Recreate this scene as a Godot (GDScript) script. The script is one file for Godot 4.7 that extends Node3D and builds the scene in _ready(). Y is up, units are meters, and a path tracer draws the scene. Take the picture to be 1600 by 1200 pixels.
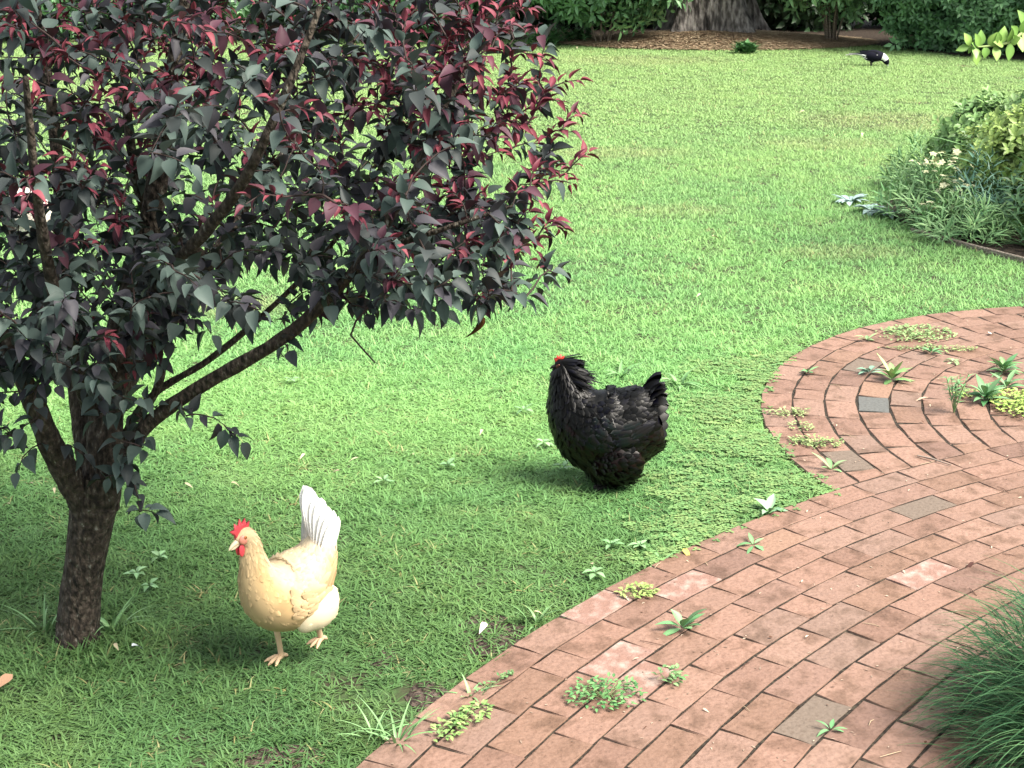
extends Node3D
# A garden with two hens on a lawn, a purple leaved tree and a curving brick path. Metres, y up.

var rng := RandomNumberGenerator.new()
var nz := FastNoiseLite.new()
var nz2 := FastNoiseLite.new()
const PATH_CENTRE := Vector2(4.10, -0.90)
const PATH_OUT := 5.0
const PATH_IN := 3.68
const PATIO_CENTRE := Vector2(2.81, -5.57)
const PATIO_R := 1.835
const EYE := Vector3(0, 1.95, 0)


func rf(a: float, b: float) -> float:
	return rng.randf_range(a, b)


# ---------- mesh helpers ----------
class MB:
	var v := PackedVector3Array()
	var c := PackedColorArray()
	var ix := PackedInt32Array()

	func vert(p: Vector3, col := Color.WHITE) -> int:
		v.append(p)
		c.append(col)
		return v.size() - 1

	func tri(a: int, b: int, d: int) -> void:
		ix.append(a)
		ix.append(b)
		ix.append(d)

	func quad(a: int, b: int, d: int, e: int) -> void:
		tri(a, b, d)
		tri(a, d, e)

	func ring_skin(a0: int, b0: int, n: int) -> void:
		for k in n:
			var k2 := (k + 1) % n
			quad(a0 + k, a0 + k2, b0 + k2, b0 + k)

	func done() -> ArrayMesh:
		var nn := PackedVector3Array()
		nn.resize(v.size())
		for t in range(0, ix.size(), 3):
			var a := ix[t]
			var b := ix[t + 1]
			var d := ix[t + 2]
			var f := (v[d] - v[a]).cross(v[b] - v[a])
			nn[a] += f
			nn[b] += f
			nn[d] += f
		for k in nn.size():
			nn[k] = nn[k].normalized() if nn[k].length_squared() > 1e-20 else Vector3.UP
		var arr := []
		arr.resize(Mesh.ARRAY_MAX)
		arr[Mesh.ARRAY_VERTEX] = v
		arr[Mesh.ARRAY_NORMAL] = nn
		arr[Mesh.ARRAY_COLOR] = c
		arr[Mesh.ARRAY_INDEX] = ix
		var m := ArrayMesh.new()
		m.add_surface_from_arrays(Mesh.PRIMITIVE_TRIANGLES, arr)
		return m


func tube(mb: MB, pts: Array, radii: Array, sides := 8, col := Color.WHITE, rough := 0.0, cap := true) -> void:
	var n := pts.size()
	var t0: Vector3 = (pts[1] - pts[0]).normalized()
	var side := t0.cross(Vector3(0.3, 0.2, 1)).normalized()
	var prev := -1
	for i in n:
		var p: Vector3 = pts[i]
		var t: Vector3 = ((pts[mini(i + 1, n - 1)] as Vector3) - (pts[maxi(i - 1, 0)] as Vector3)).normalized()
		side = (side - t * side.dot(t)).normalized()
		var up := side.cross(t)
		var r: float = radii[i]
		var start := mb.v.size()
		for k in sides:
			var a := TAU * k / sides
			var d := side * cos(a) + up * sin(a)
			var rr := r
			if rough > 0.0:
				rr *= 1.0 + rough * nz.get_noise_3dv((p + d * r) * 90.0) + rough * 0.6 * nz.get_noise_3dv((p + d * r) * 300.0)
			mb.vert(p + d * rr, col)
		if prev >= 0:
			mb.ring_skin(prev, start, sides)
		prev = start
	if cap:
		var e := mb.vert(pts[n - 1], col)
		for k in sides:
			mb.tri(prev + k, prev + (k + 1) % sides, e)


func spline(pts: Array, per := 6) -> Array:
	var out := []
	for i in pts.size() - 1:
		var a: Vector3 = pts[maxi(i - 1, 0)]
		var b: Vector3 = pts[i]
		var d: Vector3 = pts[i + 1]
		var e: Vector3 = pts[mini(i + 2, pts.size() - 1)]
		for k in per:
			out.append(b.cubic_interpolate(d, a, e, float(k) / per))
	out.append(pts[-1])
	return out


func ramp(n: int, from: float, to: float) -> Array:
	var o := []
	for i in n:
		o.append(lerpf(from, to, float(i) / maxf(n - 1, 1)))
	return o


# a leaf or blade along +X, width along Z, face up; fold lifts the edges, droop bends the tip down
func leaf(mb: MB, xf: Transform3D, length: float, width: float, col: Color, fold := 0.25, droop := 0.25, rows := 5, shape := 0) -> void:
	var prev := -1
	for i in rows + 1:
		var u := float(i) / rows
		var w := 0.0
		match shape:
			0: w = pow(sin(PI * pow(u, 0.72)), 0.85) * (1.0 - 0.35 * u)       # ovate with a drawn out tip
			1: w = sin(PI * pow(u, 0.9))                                      # elliptic
			2: w = (1.0 - pow(u, 3.0)) * (0.75 + 0.25 * sin(PI * minf(u * 1.6, 1.0))) # strap
			3: w = sqrt(maxf(0.0, 1.0 - pow(2.0 * u - 1.0, 2.0)))                # round
			4: w = pow(sin(PI * pow(u, 1.5)), 0.8)                            # spatulate
			5: w = minf(1.0, u * 5.0) * sqrt(maxf(0.0, 1.0 - pow(maxf(0.0, u - 0.55) / 0.45, 2.0)))  # feather
		w = maxf(w, 0.03) * width * 0.5
		var y := -droop * length * u * u
		var x := length * (u - droop * droop * 0.5 * u * u)
		var e := absf(w) * fold * 2.0
		var s := mb.v.size()
		var edge := col
		var rib := col
		if shape == 5:          # feathers: a paler rim, a deeper root
			edge = col * (0.84 + 0.34 * u)
			rib = col * (0.72 + 0.36 * u)
		elif shape == 1 or shape == 4:   # a paler midrib
			edge = col * 0.90
			rib = col * 1.22
		mb.vert(xf * Vector3(x, y + e, -w), edge)
		mb.vert(xf * Vector3(x, y, 0), rib)
		mb.vert(xf * Vector3(x, y + e, w), edge)
		if prev >= 0:
			mb.quad(prev, s, s + 1, prev + 1)
			mb.quad(prev + 1, s + 1, s + 2, prev + 2)
		prev = s


func basis_from(dir: Vector3, up: Vector3) -> Basis:
	var x := dir.normalized()
	var z := x.cross(up)
	if z.length() < 1e-4:
		z = x.cross(Vector3(0.37, 0.1, 0.9))
	z = z.normalized()
	return Basis(x, z.cross(x).normalized(), z)


# ---------- node helpers ----------
var used := {}


func numbered(called: String) -> String:
	if not used.has(called):
		used[called] = 0
		return called
	used[called] += 1
	return "%s_%03d" % [called, used[called]]


func tag(o: Node, label := "", category := "", group := "", kind := "") -> Node:
	if label: o.set_meta("label", label)
	if category: o.set_meta("category", category)
	if group: o.set_meta("group", group)
	if kind: o.set_meta("kind", kind)
	return o


func thing(called: String, label: String, category: String, at := Vector3.ZERO, turn := 0.0, group := "") -> Node3D:
	var o := Node3D.new()
	o.name = numbered(called)
	add_child(o)
	o.position = at
	o.rotation.y = turn
	tag(o, label, category, group)
	return o


func obj(called: String, mesh: Mesh, mat: Material, parent: Node = self) -> MeshInstance3D:
	var o := MeshInstance3D.new()
	if parent == self:
		o.name = numbered(called)
	else:
		var key := "n_" + called
		var n: int = parent.get_meta(key) if parent.has_meta(key) else 0
		o.name = called if n == 0 else "%s_%03d" % [called, n]
		parent.set_meta(key, n + 1)
	o.mesh = mesh
	o.material_override = mat
	parent.add_child(o, true)
	return o


func many(called: String, mesh: Mesh, mat: Material, xf: Array, cols: Array, parent: Node) -> MultiMeshInstance3D:
	var buf := PackedFloat32Array()
	buf.resize(xf.size() * 16)
	var j := 0
	for i in xf.size():
		var t: Transform3D = xf[i]
		var k: Color = cols[i]
		var b := t.basis
		buf[j] = b.x.x; buf[j + 1] = b.y.x; buf[j + 2] = b.z.x; buf[j + 3] = t.origin.x
		buf[j + 4] = b.x.y; buf[j + 5] = b.y.y; buf[j + 6] = b.z.y; buf[j + 7] = t.origin.y
		buf[j + 8] = b.x.z; buf[j + 9] = b.y.z; buf[j + 10] = b.z.z; buf[j + 11] = t.origin.z
		buf[j + 12] = k.r; buf[j + 13] = k.g; buf[j + 14] = k.b; buf[j + 15] = 1.0
		j += 16
	var mm := MultiMesh.new()
	mm.transform_format = MultiMesh.TRANSFORM_3D
	mm.use_colors = true
	mm.mesh = mesh
	mm.instance_count = xf.size()
	mm.buffer = buf
	var o := MultiMeshInstance3D.new()
	o.name = numbered(called) if parent == self else called
	o.multimesh = mm
	o.material_override = mat
	parent.add_child(o, true)
	tag(o, "", "", "", "stuff")
	return o


# ---------- materials ----------
func noise_tex(freq: float, ramp_colors: Array, ramp_at: Array, size := 512, octaves := 5, sd := 1, kind := FastNoiseLite.TYPE_SIMPLEX_SMOOTH) -> NoiseTexture2D:
	var n := FastNoiseLite.new()
	n.noise_type = kind
	n.frequency = freq
	n.fractal_octaves = octaves
	n.seed = sd
	var t := NoiseTexture2D.new()
	t.width = size
	t.height = size
	t.seamless = true
	t.noise = n
	var gr := Gradient.new()
	gr.offsets = PackedFloat32Array(ramp_at)
	gr.colors = PackedColorArray(ramp_colors)
	t.color_ramp = gr
	return t


func lin(r: float, g: float, b: float) -> Color:
	return Color(r, g, b).linear_to_srgb()


func mat(color: Color, rough := 0.8, tex: Texture2D = null, scale := 1.0, height: Texture2D = null, depth := 0.0, world := true) -> StandardMaterial3D:
	var m := StandardMaterial3D.new()
	m.albedo_color = color
	m.roughness = rough
	m.metallic_specular = 0.4
	if tex or height:
		m.uv1_triplanar = true
		m.uv1_world_triplanar = world
		m.uv1_scale = Vector3.ONE * scale
	if tex:
		m.albedo_texture = tex
	if height:
		m.heightmap_enabled = true
		m.heightmap_texture = height
		m.heightmap_scale = depth
	return m


func leaf_mat(rough := 0.5, through := 0.35, spec := 0.4) -> StandardMaterial3D:
	var m := StandardMaterial3D.new()
	m.albedo_color = Color.WHITE
	m.vertex_color_use_as_albedo = true
	m.roughness = rough
	m.metallic_specular = spec
	if through > 0.0:
		m.backlight_enabled = true
		m.backlight = Color(through, through, through)
	return m


# ---------- where things may grow ----------
func path_dist(x: float, z: float) -> float:      # how far outside the paving, negative inside
	var a := Vector2(x, z).distance_to(PATH_CENTRE)
	var d1 := maxf(a - PATH_OUT, PATH_IN - a)
	var d2 := Vector2(x, z).distance_to(PATIO_CENTRE) - PATIO_R
	return minf(d1, d2)


func seen_from_here(p: Vector3, margin := 0.12) -> bool:      # roughly in front of the lens, with room for a step to the side
	var d := p - EYE
	var up := Vector3(0, cos(0.30718), -sin(0.30718))
	var fw := Vector3(0, -sin(0.30718), -cos(0.30718))
	var w := d.dot(fw)
	return w > 0.3 and absf(d.x / w) < 0.3333 + margin and absf(d.dot(up) / w) < 0.25 + margin


var M := {}
var bed := PackedVector2Array([Vector2(2.32, -10.02), Vector2(2.40, -9.75), Vector2(2.48, -9.3), Vector2(2.57, -8.9), Vector2(2.70, -8.64), Vector2(2.86, -8.36), Vector2(3.1, -7.95), Vector2(3.6, -7.65), Vector2(5.5, -7.4), Vector2(7.0, -9.0), Vector2(6.0, -12.6), Vector2(4.0, -11.8), Vector2(3.1, -10.8), Vector2(2.65, -10.35)])
const CLOVER := [Vector3(0.768, 0.000, -6.237), Vector3(0.936, 0.000, -6.522), Vector3(1.097, 0.000, -6.377), Vector3(0.958, 0.000, -5.730), Vector3(0.950, 0.000, -5.362), Vector3(0.996, 0.000, -4.807), Vector3(0.677, 0.000, -4.546), Vector3(0.518, 0.000, -4.395), Vector3(0.405, 0.000, -4.475), Vector3(0.473, 0.000, -4.796), Vector3(0.685, 0.000, -5.128), Vector3(0.722, 0.000, -5.653)]
var clover := PackedVector2Array()


func _ready() -> void:
	rng.seed = 4711
	nz.seed = 5
	nz.frequency = 0.1
	nz2.seed = 9
	nz2.frequency = 0.5
	for p in CLOVER:
		clover.append(Vector2(p.x, p.z))

	# ---- camera, sky, sun, exposure ----
	var cam := Camera3D.new()
	cam.name = "camera"
	add_child(cam)
	cam.position = EYE
	cam.rotation_degrees = Vector3(-17.6, 0, 0)
	cam.fov = 28.07
	cam.far = 400.0
	cam.current = true
	var env := Environment.new()
	env.background_mode = Environment.BG_SKY
	var sm := ProceduralSkyMaterial.new()
	sm.sky_top_color = Color(0.85, 0.88, 0.91)
	sm.sky_horizon_color = Color(0.86, 0.89, 0.93)
	sm.sky_curve = 0.2
	sm.ground_bottom_color = Color(0.20, 0.24, 0.18)
	sm.ground_horizon_color = Color(0.5, 0.52, 0.5)
	sm.sun_angle_max = 20.0
	sm.sky_energy_multiplier = 0.49
	var sky := Sky.new()
	sky.sky_material = sm
	env.sky = sky
	env.tonemap_mode = Environment.TONE_MAPPER_LINEAR
	env.tonemap_exposure = 7.0
	env.sdfgi_enabled = true
	env.ssao_enabled = true
	env.ssil_enabled = true
	var we := WorldEnvironment.new()
	we.name = "world_environment"
	we.environment = env
	add_child(we)
	var sun := DirectionalLight3D.new()
	sun.name = "sun"
	sun.light_energy = 0.5
	sun.light_color = Color(1.0, 0.97, 0.92)
	sun.light_angular_distance = 30.0
	sun.shadow_enabled = true
	add_child(sun)
	sun.look_at_from_position(Vector3(3.1, 4.4, 1.5), Vector3.ZERO)

	materials()
	ground()
	paving()
	lawn()
	far_side()
	garden_bed()
	plum_tree()
	birds()
	weeds()
	litter()
	front_clump()


func materials() -> void:
	M.soil = mat(Color.WHITE, 0.95, noise_tex(0.02, [lin(.035, .030, .018), lin(.04, .055, .022), lin(.045, .085, .028), lin(.04, .08, .028)], [0.2, 0.42, 0.6, 0.85], 512, 6, 3), 0.7, noise_tex(0.05, [Color.BLACK, Color.WHITE], [0.2, 0.8], 512, 5, 8), 0.6)
	M.bed = mat(Color.WHITE, 0.95, noise_tex(0.03, [lin(.012, .008, .006), lin(.03, .02, .014), lin(.06, .045, .033)], [0.25, 0.5, 0.85], 512, 6, 4), 1.0, noise_tex(0.06, [Color.BLACK, Color.WHITE], [0.2, 0.8], 512, 5, 9), 1.0)
	M.bare = mat(Color.WHITE, 0.95, noise_tex(0.04, [lin(.025, .017, .013), lin(.06, .043, .034), lin(.12, .09, .075)], [0.25, 0.5, 0.85], 512, 6, 6), 1.6, noise_tex(0.06, [Color.BLACK, Color.WHITE], [0.2, 0.8], 512, 5, 9), 1.0)
	M.joint = mat(Color.WHITE, 0.95, noise_tex(0.05, [lin(.010, .008, .006), lin(.026, .020, .015), lin(.06, .052, .034)], [0.25, 0.55, 0.9], 512, 6, 5), 2.0)
	var bt := noise_tex(0.035, [lin(.74, .71, .69), lin(.90, .89, .88), lin(.97, .97, .97), lin(1, 1, 1)], [0.1, 0.34, 0.55, 0.75], 1024, 8, 11)
	var bh := noise_tex(0.05, [Color.BLACK, Color.WHITE], [0.25, 0.75], 512, 6, 12)
	var bricks := []
	for k in [[.235, .132, .100], [.228, .127, .097], [.242, .140, .108], [.22, .121, .092], [.236, .136, .10], [.228, .134, .105], [.246, .150, .120], [.214, .122, .096]]:
		for j in 3:
			var tone := rf(.82, 1.14)
			var pale := rf(0.0, .12)
			bricks.append(mat(lin(lerpf(k[0] * tone, .27, pale), lerpf(k[1] * 1.04 * tone, .22, pale), lerpf(k[2] * 1.03 * tone, .18, pale)), 0.62, bt, 1.6, bh, 0.14))
	var grime := noise_tex(0.018, [lin(.62, .60, .56), lin(.86, .85, .83), Color.WHITE, lin(.92, .92, .92)], [0.2, 0.40, 0.56, 0.8], 1024, 8, 14)
	for b in bricks:
		b.detail_enabled = true
		b.detail_albedo = grime
		b.detail_blend_mode = BaseMaterial3D.BLEND_MODE_MUL
		b.detail_uv_layer = BaseMaterial3D.DETAIL_UV_2
		b.uv2_triplanar = true
		b.uv2_world_triplanar = true
		b.uv2_scale = Vector3.ONE * 0.45
	M.bricks = bricks
	M.brick_grey = mat(lin(.145, .112, .09), 0.8, bt, 1.6, bh, 0.12)
	M.brick_slate = mat(lin(.105, .108, .105), 0.75, bt, 1.6, bh, 0.1)
	M.brick_tan = mat(lin(.235, .145, .105), 0.8, bt, 1.6, bh, 0.12)
	var limet := noise_tex(0.014, [lin(.215, .125, .10), lin(.24, .15, .125), lin(.29, .205, .175), lin(.37, .30, .27)], [0.3, 0.5, 0.72, 1.0], 512, 6, 21)
	M.brick_lime = mat(Color.WHITE, 0.85, limet, 2.2, bh, 0.12)
	M.grass = leaf_mat(0.6, 0.7, 0.3)
	M.leafy = leaf_mat(0.45, 0.34, 0.45)
	M.matte_leaf = leaf_mat(0.75, 0.25, 0.25)
	M.plum = leaf_mat(0.55, 0.16, 0.33)
	M.feather = leaf_mat(0.8, 0.1, 0.2)
	M.tail = leaf_mat(0.8, 0.2, 0.2)
	M.black_feather = leaf_mat(0.40, 0.0, 0.36)
	M.flesh = leaf_mat(0.45, 0.12, 0.5)
	M.solid = leaf_mat(0.6, 0.0, 0.4)
	var bark := noise_tex(0.018, [lin(.011, .009, .007), lin(.034, .026, .020), lin(.07, .055, .043), lin(.10, .084, .066), lin(.26, .26, .22)], [0.2, 0.42, 0.6, 0.76, 0.86], 1024, 7, 31)
	var barkh := noise_tex(0.03, [Color.BLACK, Color.WHITE], [0.25, 0.75], 512, 6, 32)
	M.bark = mat(Color.WHITE, 0.92, bark, 3.2, barkh, 1.2)
	M.bark.uv1_scale = Vector3(3.0, 1.5, 3.0)
	M.twig = mat(lin(.04, .026, .024), 0.8)
	var gum := noise_tex(0.012, [lin(.02, .018, .017), lin(.07, .062, .058), lin(.20, .185, .175), lin(.34, .32, .30)], [0.25, 0.42, 0.58, 0.8], 1024, 7, 41)
	var gumh := noise_tex(0.02, [Color.BLACK, Color.WHITE], [0.3, 0.7], 512, 6, 42)
	M.gum = mat(Color.WHITE, 0.95, gum, 0.55, gumh, 3.0)
	M.gum.uv1_scale = Vector3(0.9, 0.28, 0.9)
	M.pale_stem = mat(lin(.22, .18, .14), 0.8, noise_tex(0.05, [Color(0.6, 0.58, 0.55), Color.WHITE], [0.3, 0.7], 256, 4, 51), 4.0)
	M.stone = mat(Color.WHITE, 0.9, noise_tex(0.02, [lin(.35, .28, .24), lin(.55, .5, .46), lin(.68, .65, .6)], [0.2, 0.5, 0.8], 512, 6, 61), 2.0, barkh, 0.6)
	M.timber = mat(lin(.30, .26, .22), 0.85, noise_tex(0.05, [Color(0.6, 0.58, 0.55), Color.WHITE], [0.3, 0.7], 256, 4, 52), 5.0)


func sheet(called: String, pts: PackedVector2Array, y: float, m: Material) -> MeshInstance3D:
	var mb := MB.new()
	for p in pts:
		mb.vert(Vector3(p.x, y, p.y))
	var t := Geometry2D.triangulate_polygon(pts)
	for k in range(0, t.size(), 3):
		var a := pts[t[k]]
		var b := pts[t[k + 1]]
		var d := pts[t[k + 2]]
		if (b - a).cross(d - a) > 0.0:
			mb.tri(t[k], t[k + 1], t[k + 2])
		else:
			mb.tri(t[k], t[k + 2], t[k + 1])
	var o := obj(called, mb.done(), m)
	tag(o, "", "", "", "structure")
	return o


func ground() -> void:
	var g := sheet("ground", PackedVector2Array([Vector2(-70, 25), Vector2(70, 25), Vector2(70, -110), Vector2(-70, -110)]), 0.0, M.soil)
	g.set_meta("label", "level garden ground under the lawn")
	var hb := PackedVector2Array()
	for k in 45:
		var x := -14.0 + 28.0 * k / 44.0
		hb.append(Vector2(x, hedge_front(x) - 0.1))
	hb.append(Vector2(14, -34))
	hb.append(Vector2(-14, -34))
	sheet("hedge_soil", hb, 0.006, M.bed).set_meta("label", "dark soil and leaf mulch under the hedge")
	for q in BARE:
		var pts := PackedVector2Array()
		for k in 18:
			var a := TAU * k / 18.0
			var r := 1.15 + 0.3 * nz2.get_noise_2d(cos(a) * 3.0 + q[0].x * 7.0, sin(a) * 3.0)
			pts.append(Vector2(q[0].x + cos(a) * q[1] * r, q[0].z + sin(a) * q[2] * r))
		sheet("bare_soil", pts, 0.002, M.bare).set_meta("label", q[3])
	sheet("garden_soil", bed, 0.006, M.bed).set_meta("label", "dark bare soil of the flower bed on the right")


func hedge_front(x: float) -> float:       # where the lawn ends at the back
	return -22.1 - 0.8 * exp(-pow((x - 3.0) / 2.2, 2.0)) + 0.25 * sin(x * 1.3) + (2.6 * smoothstep(4.0, 6.6, x)) + 0.3 * sin(x * 0.5)


func brick_mesh(pts: PackedVector2Array, top: float, tilt: Vector2) -> ArrayMesh:
	# a worn paver: outline, small chamfer, sides down into the bed
	var mb := MB.new()
	var n := pts.size()
	var mid := Vector2.ZERO
	for p in pts:
		mid += p / n
	var hh := func(p: Vector2) -> float: return top + tilt.dot(p - mid)
	for p in pts:          # three rings: top face, chamfer foot, bottom
		var q: Vector2 = p + (mid - p).normalized() * 0.0035
		mb.vert(Vector3(q.x, hh.call(q), q.y))
	for p in pts:
		mb.vert(Vector3(p.x, hh.call(p) - 0.0035, p.y))
	for p in pts:
		mb.vert(Vector3(p.x, -0.03, p.y))
	for p in pts:          # the top again, with normals of its own
		var q: Vector2 = p + (mid - p).normalized() * 0.0035
		mb.vert(Vector3(q.x, hh.call(q), q.y))
	for k in n:
		var k2 := (k + 1) % n
		mb.quad(k, k2, n + k2, n + k)
		mb.quad(n + k, n + k2, 2 * n + k2, 2 * n + k)
	for k in range(1, n - 1):
		mb.tri(3 * n, 3 * n + k + 1, 3 * n + k)
	return mb.done()


func outline(l: float, w: float) -> PackedVector2Array:
	var o := PackedVector2Array()
	for q in [[-.5, -.5], [-.17, -.5], [.17, -.5], [.5, -.5], [.5, 0.0], [.5, .5], [.17, .5], [-.17, .5], [-.5, .5], [-.5, 0.0]]:
		o.append(Vector2(q[0] * l + rf(-.0022, .0022), q[1] * w + rf(-.0022, .0022)) * (1.0 if rng.randf() > .05 or absf(q[0]) < .4 else rf(.95, .985)))
	return o


func odd_ones(list: Array, odd: Array) -> Dictionary:      # which brick of the list lies under each odd coloured one
	var out := {}
	for q in odd:
		var best := 0.11
		var at := -1
		for i in list.size():
			var d: float = (list[i][0] as Vector2).distance_to(Vector2(q[0].x, q[0].z))
			if d < best:
				best = d
				at = i
		if at >= 0: out[at] = q[1]
	return out


func paving() -> void:
	var arc := PackedVector2Array()
	for k in 61:
		var a := deg_to_rad(lerpf(172.0, 282.0, k / 60.0))
		arc.append(PATH_CENTRE + Vector2(cos(a), sin(a)) * (PATH_OUT - 0.004))
	for k in 61:
		var a := deg_to_rad(lerpf(282.0, 172.0, k / 60.0))
		arc.append(PATH_CENTRE + Vector2(cos(a), sin(a)) * PATH_IN)
	var path := sheet("brick_path", arc, 0.0115, M.joint)
	path.set_meta("label", "curving red brick garden path laid in concentric courses")
	var disc := PackedVector2Array()
	for k in 72:
		var a := TAU * k / 72.0
		disc.append(PATIO_CENTRE + Vector2(cos(a), sin(a)) * (PATIO_R - 0.004))
	var patio := sheet("brick_patio", disc, 0.0105, M.joint)
	patio.set_meta("label", "round red brick patio of curved rings beside the path")

	var odd := [[Vector3(0.751, 0.000, -3.455), M.brick_grey], [Vector3(1.448, 0.000, -4.825), M.brick_grey], [Vector3(1.503, 0.000, -5.907), M.brick_slate], [Vector3(1.504, 0.000, -6.330), M.brick_grey], [Vector3(1.195, 0.000, -5.280), M.brick_grey], [Vector3(0.342, 0.000, -3.582), M.brick_lime], [Vector3(0.246, 0.000, -3.651), M.brick_lime], [Vector3(0.581, 0.000, -4.101), M.brick_lime], [Vector3(1.199, 0.000, -4.212), M.brick_lime], [Vector3(0.886, 0.000, -4.450), M.brick_tan], [Vector3(1.581, 0.000, -6.016), M.brick_tan], [Vector3(0.183, 0.000, -3.996), M.brick_lime]]
	var shapes := []
	for k in 7:
		shapes.append(brick_mesh(outline(0.2155, 0.1050), 0.0, Vector2.ZERO))
	var list := []
	for c in 12:
		var r := PATH_OUT - 0.1113 * (c + 0.5)
		var a := deg_to_rad(172.0) + rf(0, 0.04) + (c % 2) * 0.0222
		while a < deg_to_rad(282.0):
			var l := 0.2215 + rf(-0.004, 0.004)
			if rng.randf() < 0.05:
				l *= 0.55
			var am := a + l * 0.5 / r
			a += l / r
			var p := PATH_CENTRE + Vector2(cos(am), sin(am)) * r
			if seen_from_here(Vector3(p.x, 0, p.y)):
				list.append([p, am, l - 0.0002])
	list.sort_custom(func(x, y): return x[0].length() < y[0].length())
	var special := odd_ones(list, odd)
	for bi in mini(298, list.size()):
		var b: Array = list[bi]
		var p: Vector2 = b[0]
		var mesh: Mesh = shapes[rng.randi() % shapes.size()]
		var m: Material = M.bricks[rng.randi() % M.bricks.size()]
		if special.has(bi): m = special[bi]
		var o := obj("brick", mesh, m, path)
		var full: bool = b[2] > 0.17
		o.transform = Transform3D(Basis(Vector3.UP, -b[1] - PI / 2 + rf(-.005, .005)) * Basis.from_euler(Vector3(rf(-.005, .005), 0, rf(-.002, .002))) * Basis.from_scale(Vector3(b[2] / 0.2155, 1, 1)), Vector3(p.x, 0.0142 + rf(-.0008, .0009), p.y))
	# the patio: rings of shorter pavers, cut where they meet the path
	list = []
	for c in 14:
		var r := PATIO_R - 0.1275 * (c + 0.5)
		var a := rf(0, 0.1)
		var a_end := a + TAU
		while a < a_end - 0.02:
			var l := 0.205 + rf(-0.012, 0.012)
			if rng.randf() < 0.15: l *= 0.6
			l = minf(l, 0.5 * r + 0.06)
			if a + l / r > a_end - 0.05 / r: l = (a_end - a) * r
			var am := a + l * 0.5 / r
			a += l / r
			var p := PATIO_CENTRE + Vector2(cos(am), sin(am)) * r
			if seen_from_here(Vector3(p.x, 0, p.y)) and p.distance_to(PATH_CENTRE) > PATH_OUT - 0.1:
				list.append([p, am, l - 0.005])
	list.sort_custom(func(x, y): return x[0].length() < y[0].length())
	special = odd_ones(list, odd)
	for bi in mini(298, list.size()):
		var b: Array = list[bi]
		var p: Vector2 = b[0]
		var pts := outline(b[2], 0.1205)
		var turned := PackedVector2Array()
		for q in pts:
			turned.append(q.rotated(b[1] + PI / 2))
		var nrm := (p - PATH_CENTRE).normalized()
		var lim := PATH_OUT + 0.006 - p.distance_to(PATH_CENTRE)
		var cut := PackedVector2Array()
		for k in turned.size():
			var s := turned[k]
			var e := turned[(k + 1) % turned.size()]
			var ds := s.dot(nrm) - lim
			var de := e.dot(nrm) - lim
			if ds >= 0: cut.append(s)
			if (ds >= 0) != (de >= 0): cut.append(s.lerp(e, ds / (ds - de)))
		if cut.size() < 3: continue
		var lo := 9.0
		var hi := -9.0
		for q in cut:
			lo = minf(lo, q.dot(nrm))
			hi = maxf(hi, q.dot(nrm))
		if hi - lo < 0.025: continue
		var m: Material = M.bricks[rng.randi() % M.bricks.size()]
		if special.has(bi): m = special[bi]
		var o := obj("brick", brick_mesh(cut, 0.0, Vector2(rf(-.007, .007), rf(-.007, .007))), m, patio)
		o.position = Vector3(p.x, 0.0134 + rf(-.0008, .0009), p.y)


# ---------- the lawn ----------
func blades(n: int, spread: float, h0: float, h1: float, w: float, droop: float) -> ArrayMesh:
	var mb := MB.new()
	for k in n:
		var a := rf(0, TAU)
		var r := spread * sqrt(rng.randf())
		var at := Vector3(cos(a) * r, -0.004, sin(a) * r)
		var out := rf(0, TAU)
		var lean := rf(0.3, 1.3)
		var dir := Vector3(cos(out) * lean, 1.0 - 0.5 * lean, sin(out) * lean)
		var s := rf(0.75, 1.25)
		leaf(mb, Transform3D(basis_from(dir, Vector3.UP if lean > 0.05 else Vector3.RIGHT), at), rf(h0, h1), w * rf(0.7, 1.2), Color(s * rf(.9, 1.12), s, s * rf(.8, 1.1)), 0.2, droop * rf(0.4, 1.3), 4, 2)
	return mb.done()


func bare(x: float, z: float) -> float:        # 1 where the soil shows
	var b := smoothstep(0.25, 0.55, nz2.get_noise_2d(x * 4.0 + 40.0, z * 4.0) * 1.6)
	var near := 1.0 - smoothstep(0.0, 0.55, absf(Vector2(x, z).distance_to(PATH_CENTRE) - 5.16) - 0.05)
	near *= 1.0 - smoothstep(-4.1, -4.5, z)
	return b * near


func bald(x: float, z: float) -> bool:
	for q in BARE:
		if Vector2((x - q[0].x) / q[1], (z - q[0].z) / q[2]).length() < 1.0 + 0.5 * nz2.get_noise_2d(x * 14.0, z * 14.0): return rng.randf() < 0.66
	return false


func lawn_here(x: float, z: float) -> bool:
	if path_dist(x, z) < 0.012: return false
	if z < hedge_front(x) + rf(-0.25, 0.15): return false
	if Geometry2D.is_point_in_polygon(Vector2(x, z), bed): return false
	if Vector2((x - 2.85) / 2.0, (z + 22.0) / 1.05).length() < 0.78 + 0.4 * nz2.get_noise_2d(x * 2.0, z * 4.0) + rf(-.15, .15): return false
	if Vector2(x + 1.2, z + 3.84).length() < 0.07: return false
	return true


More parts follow.
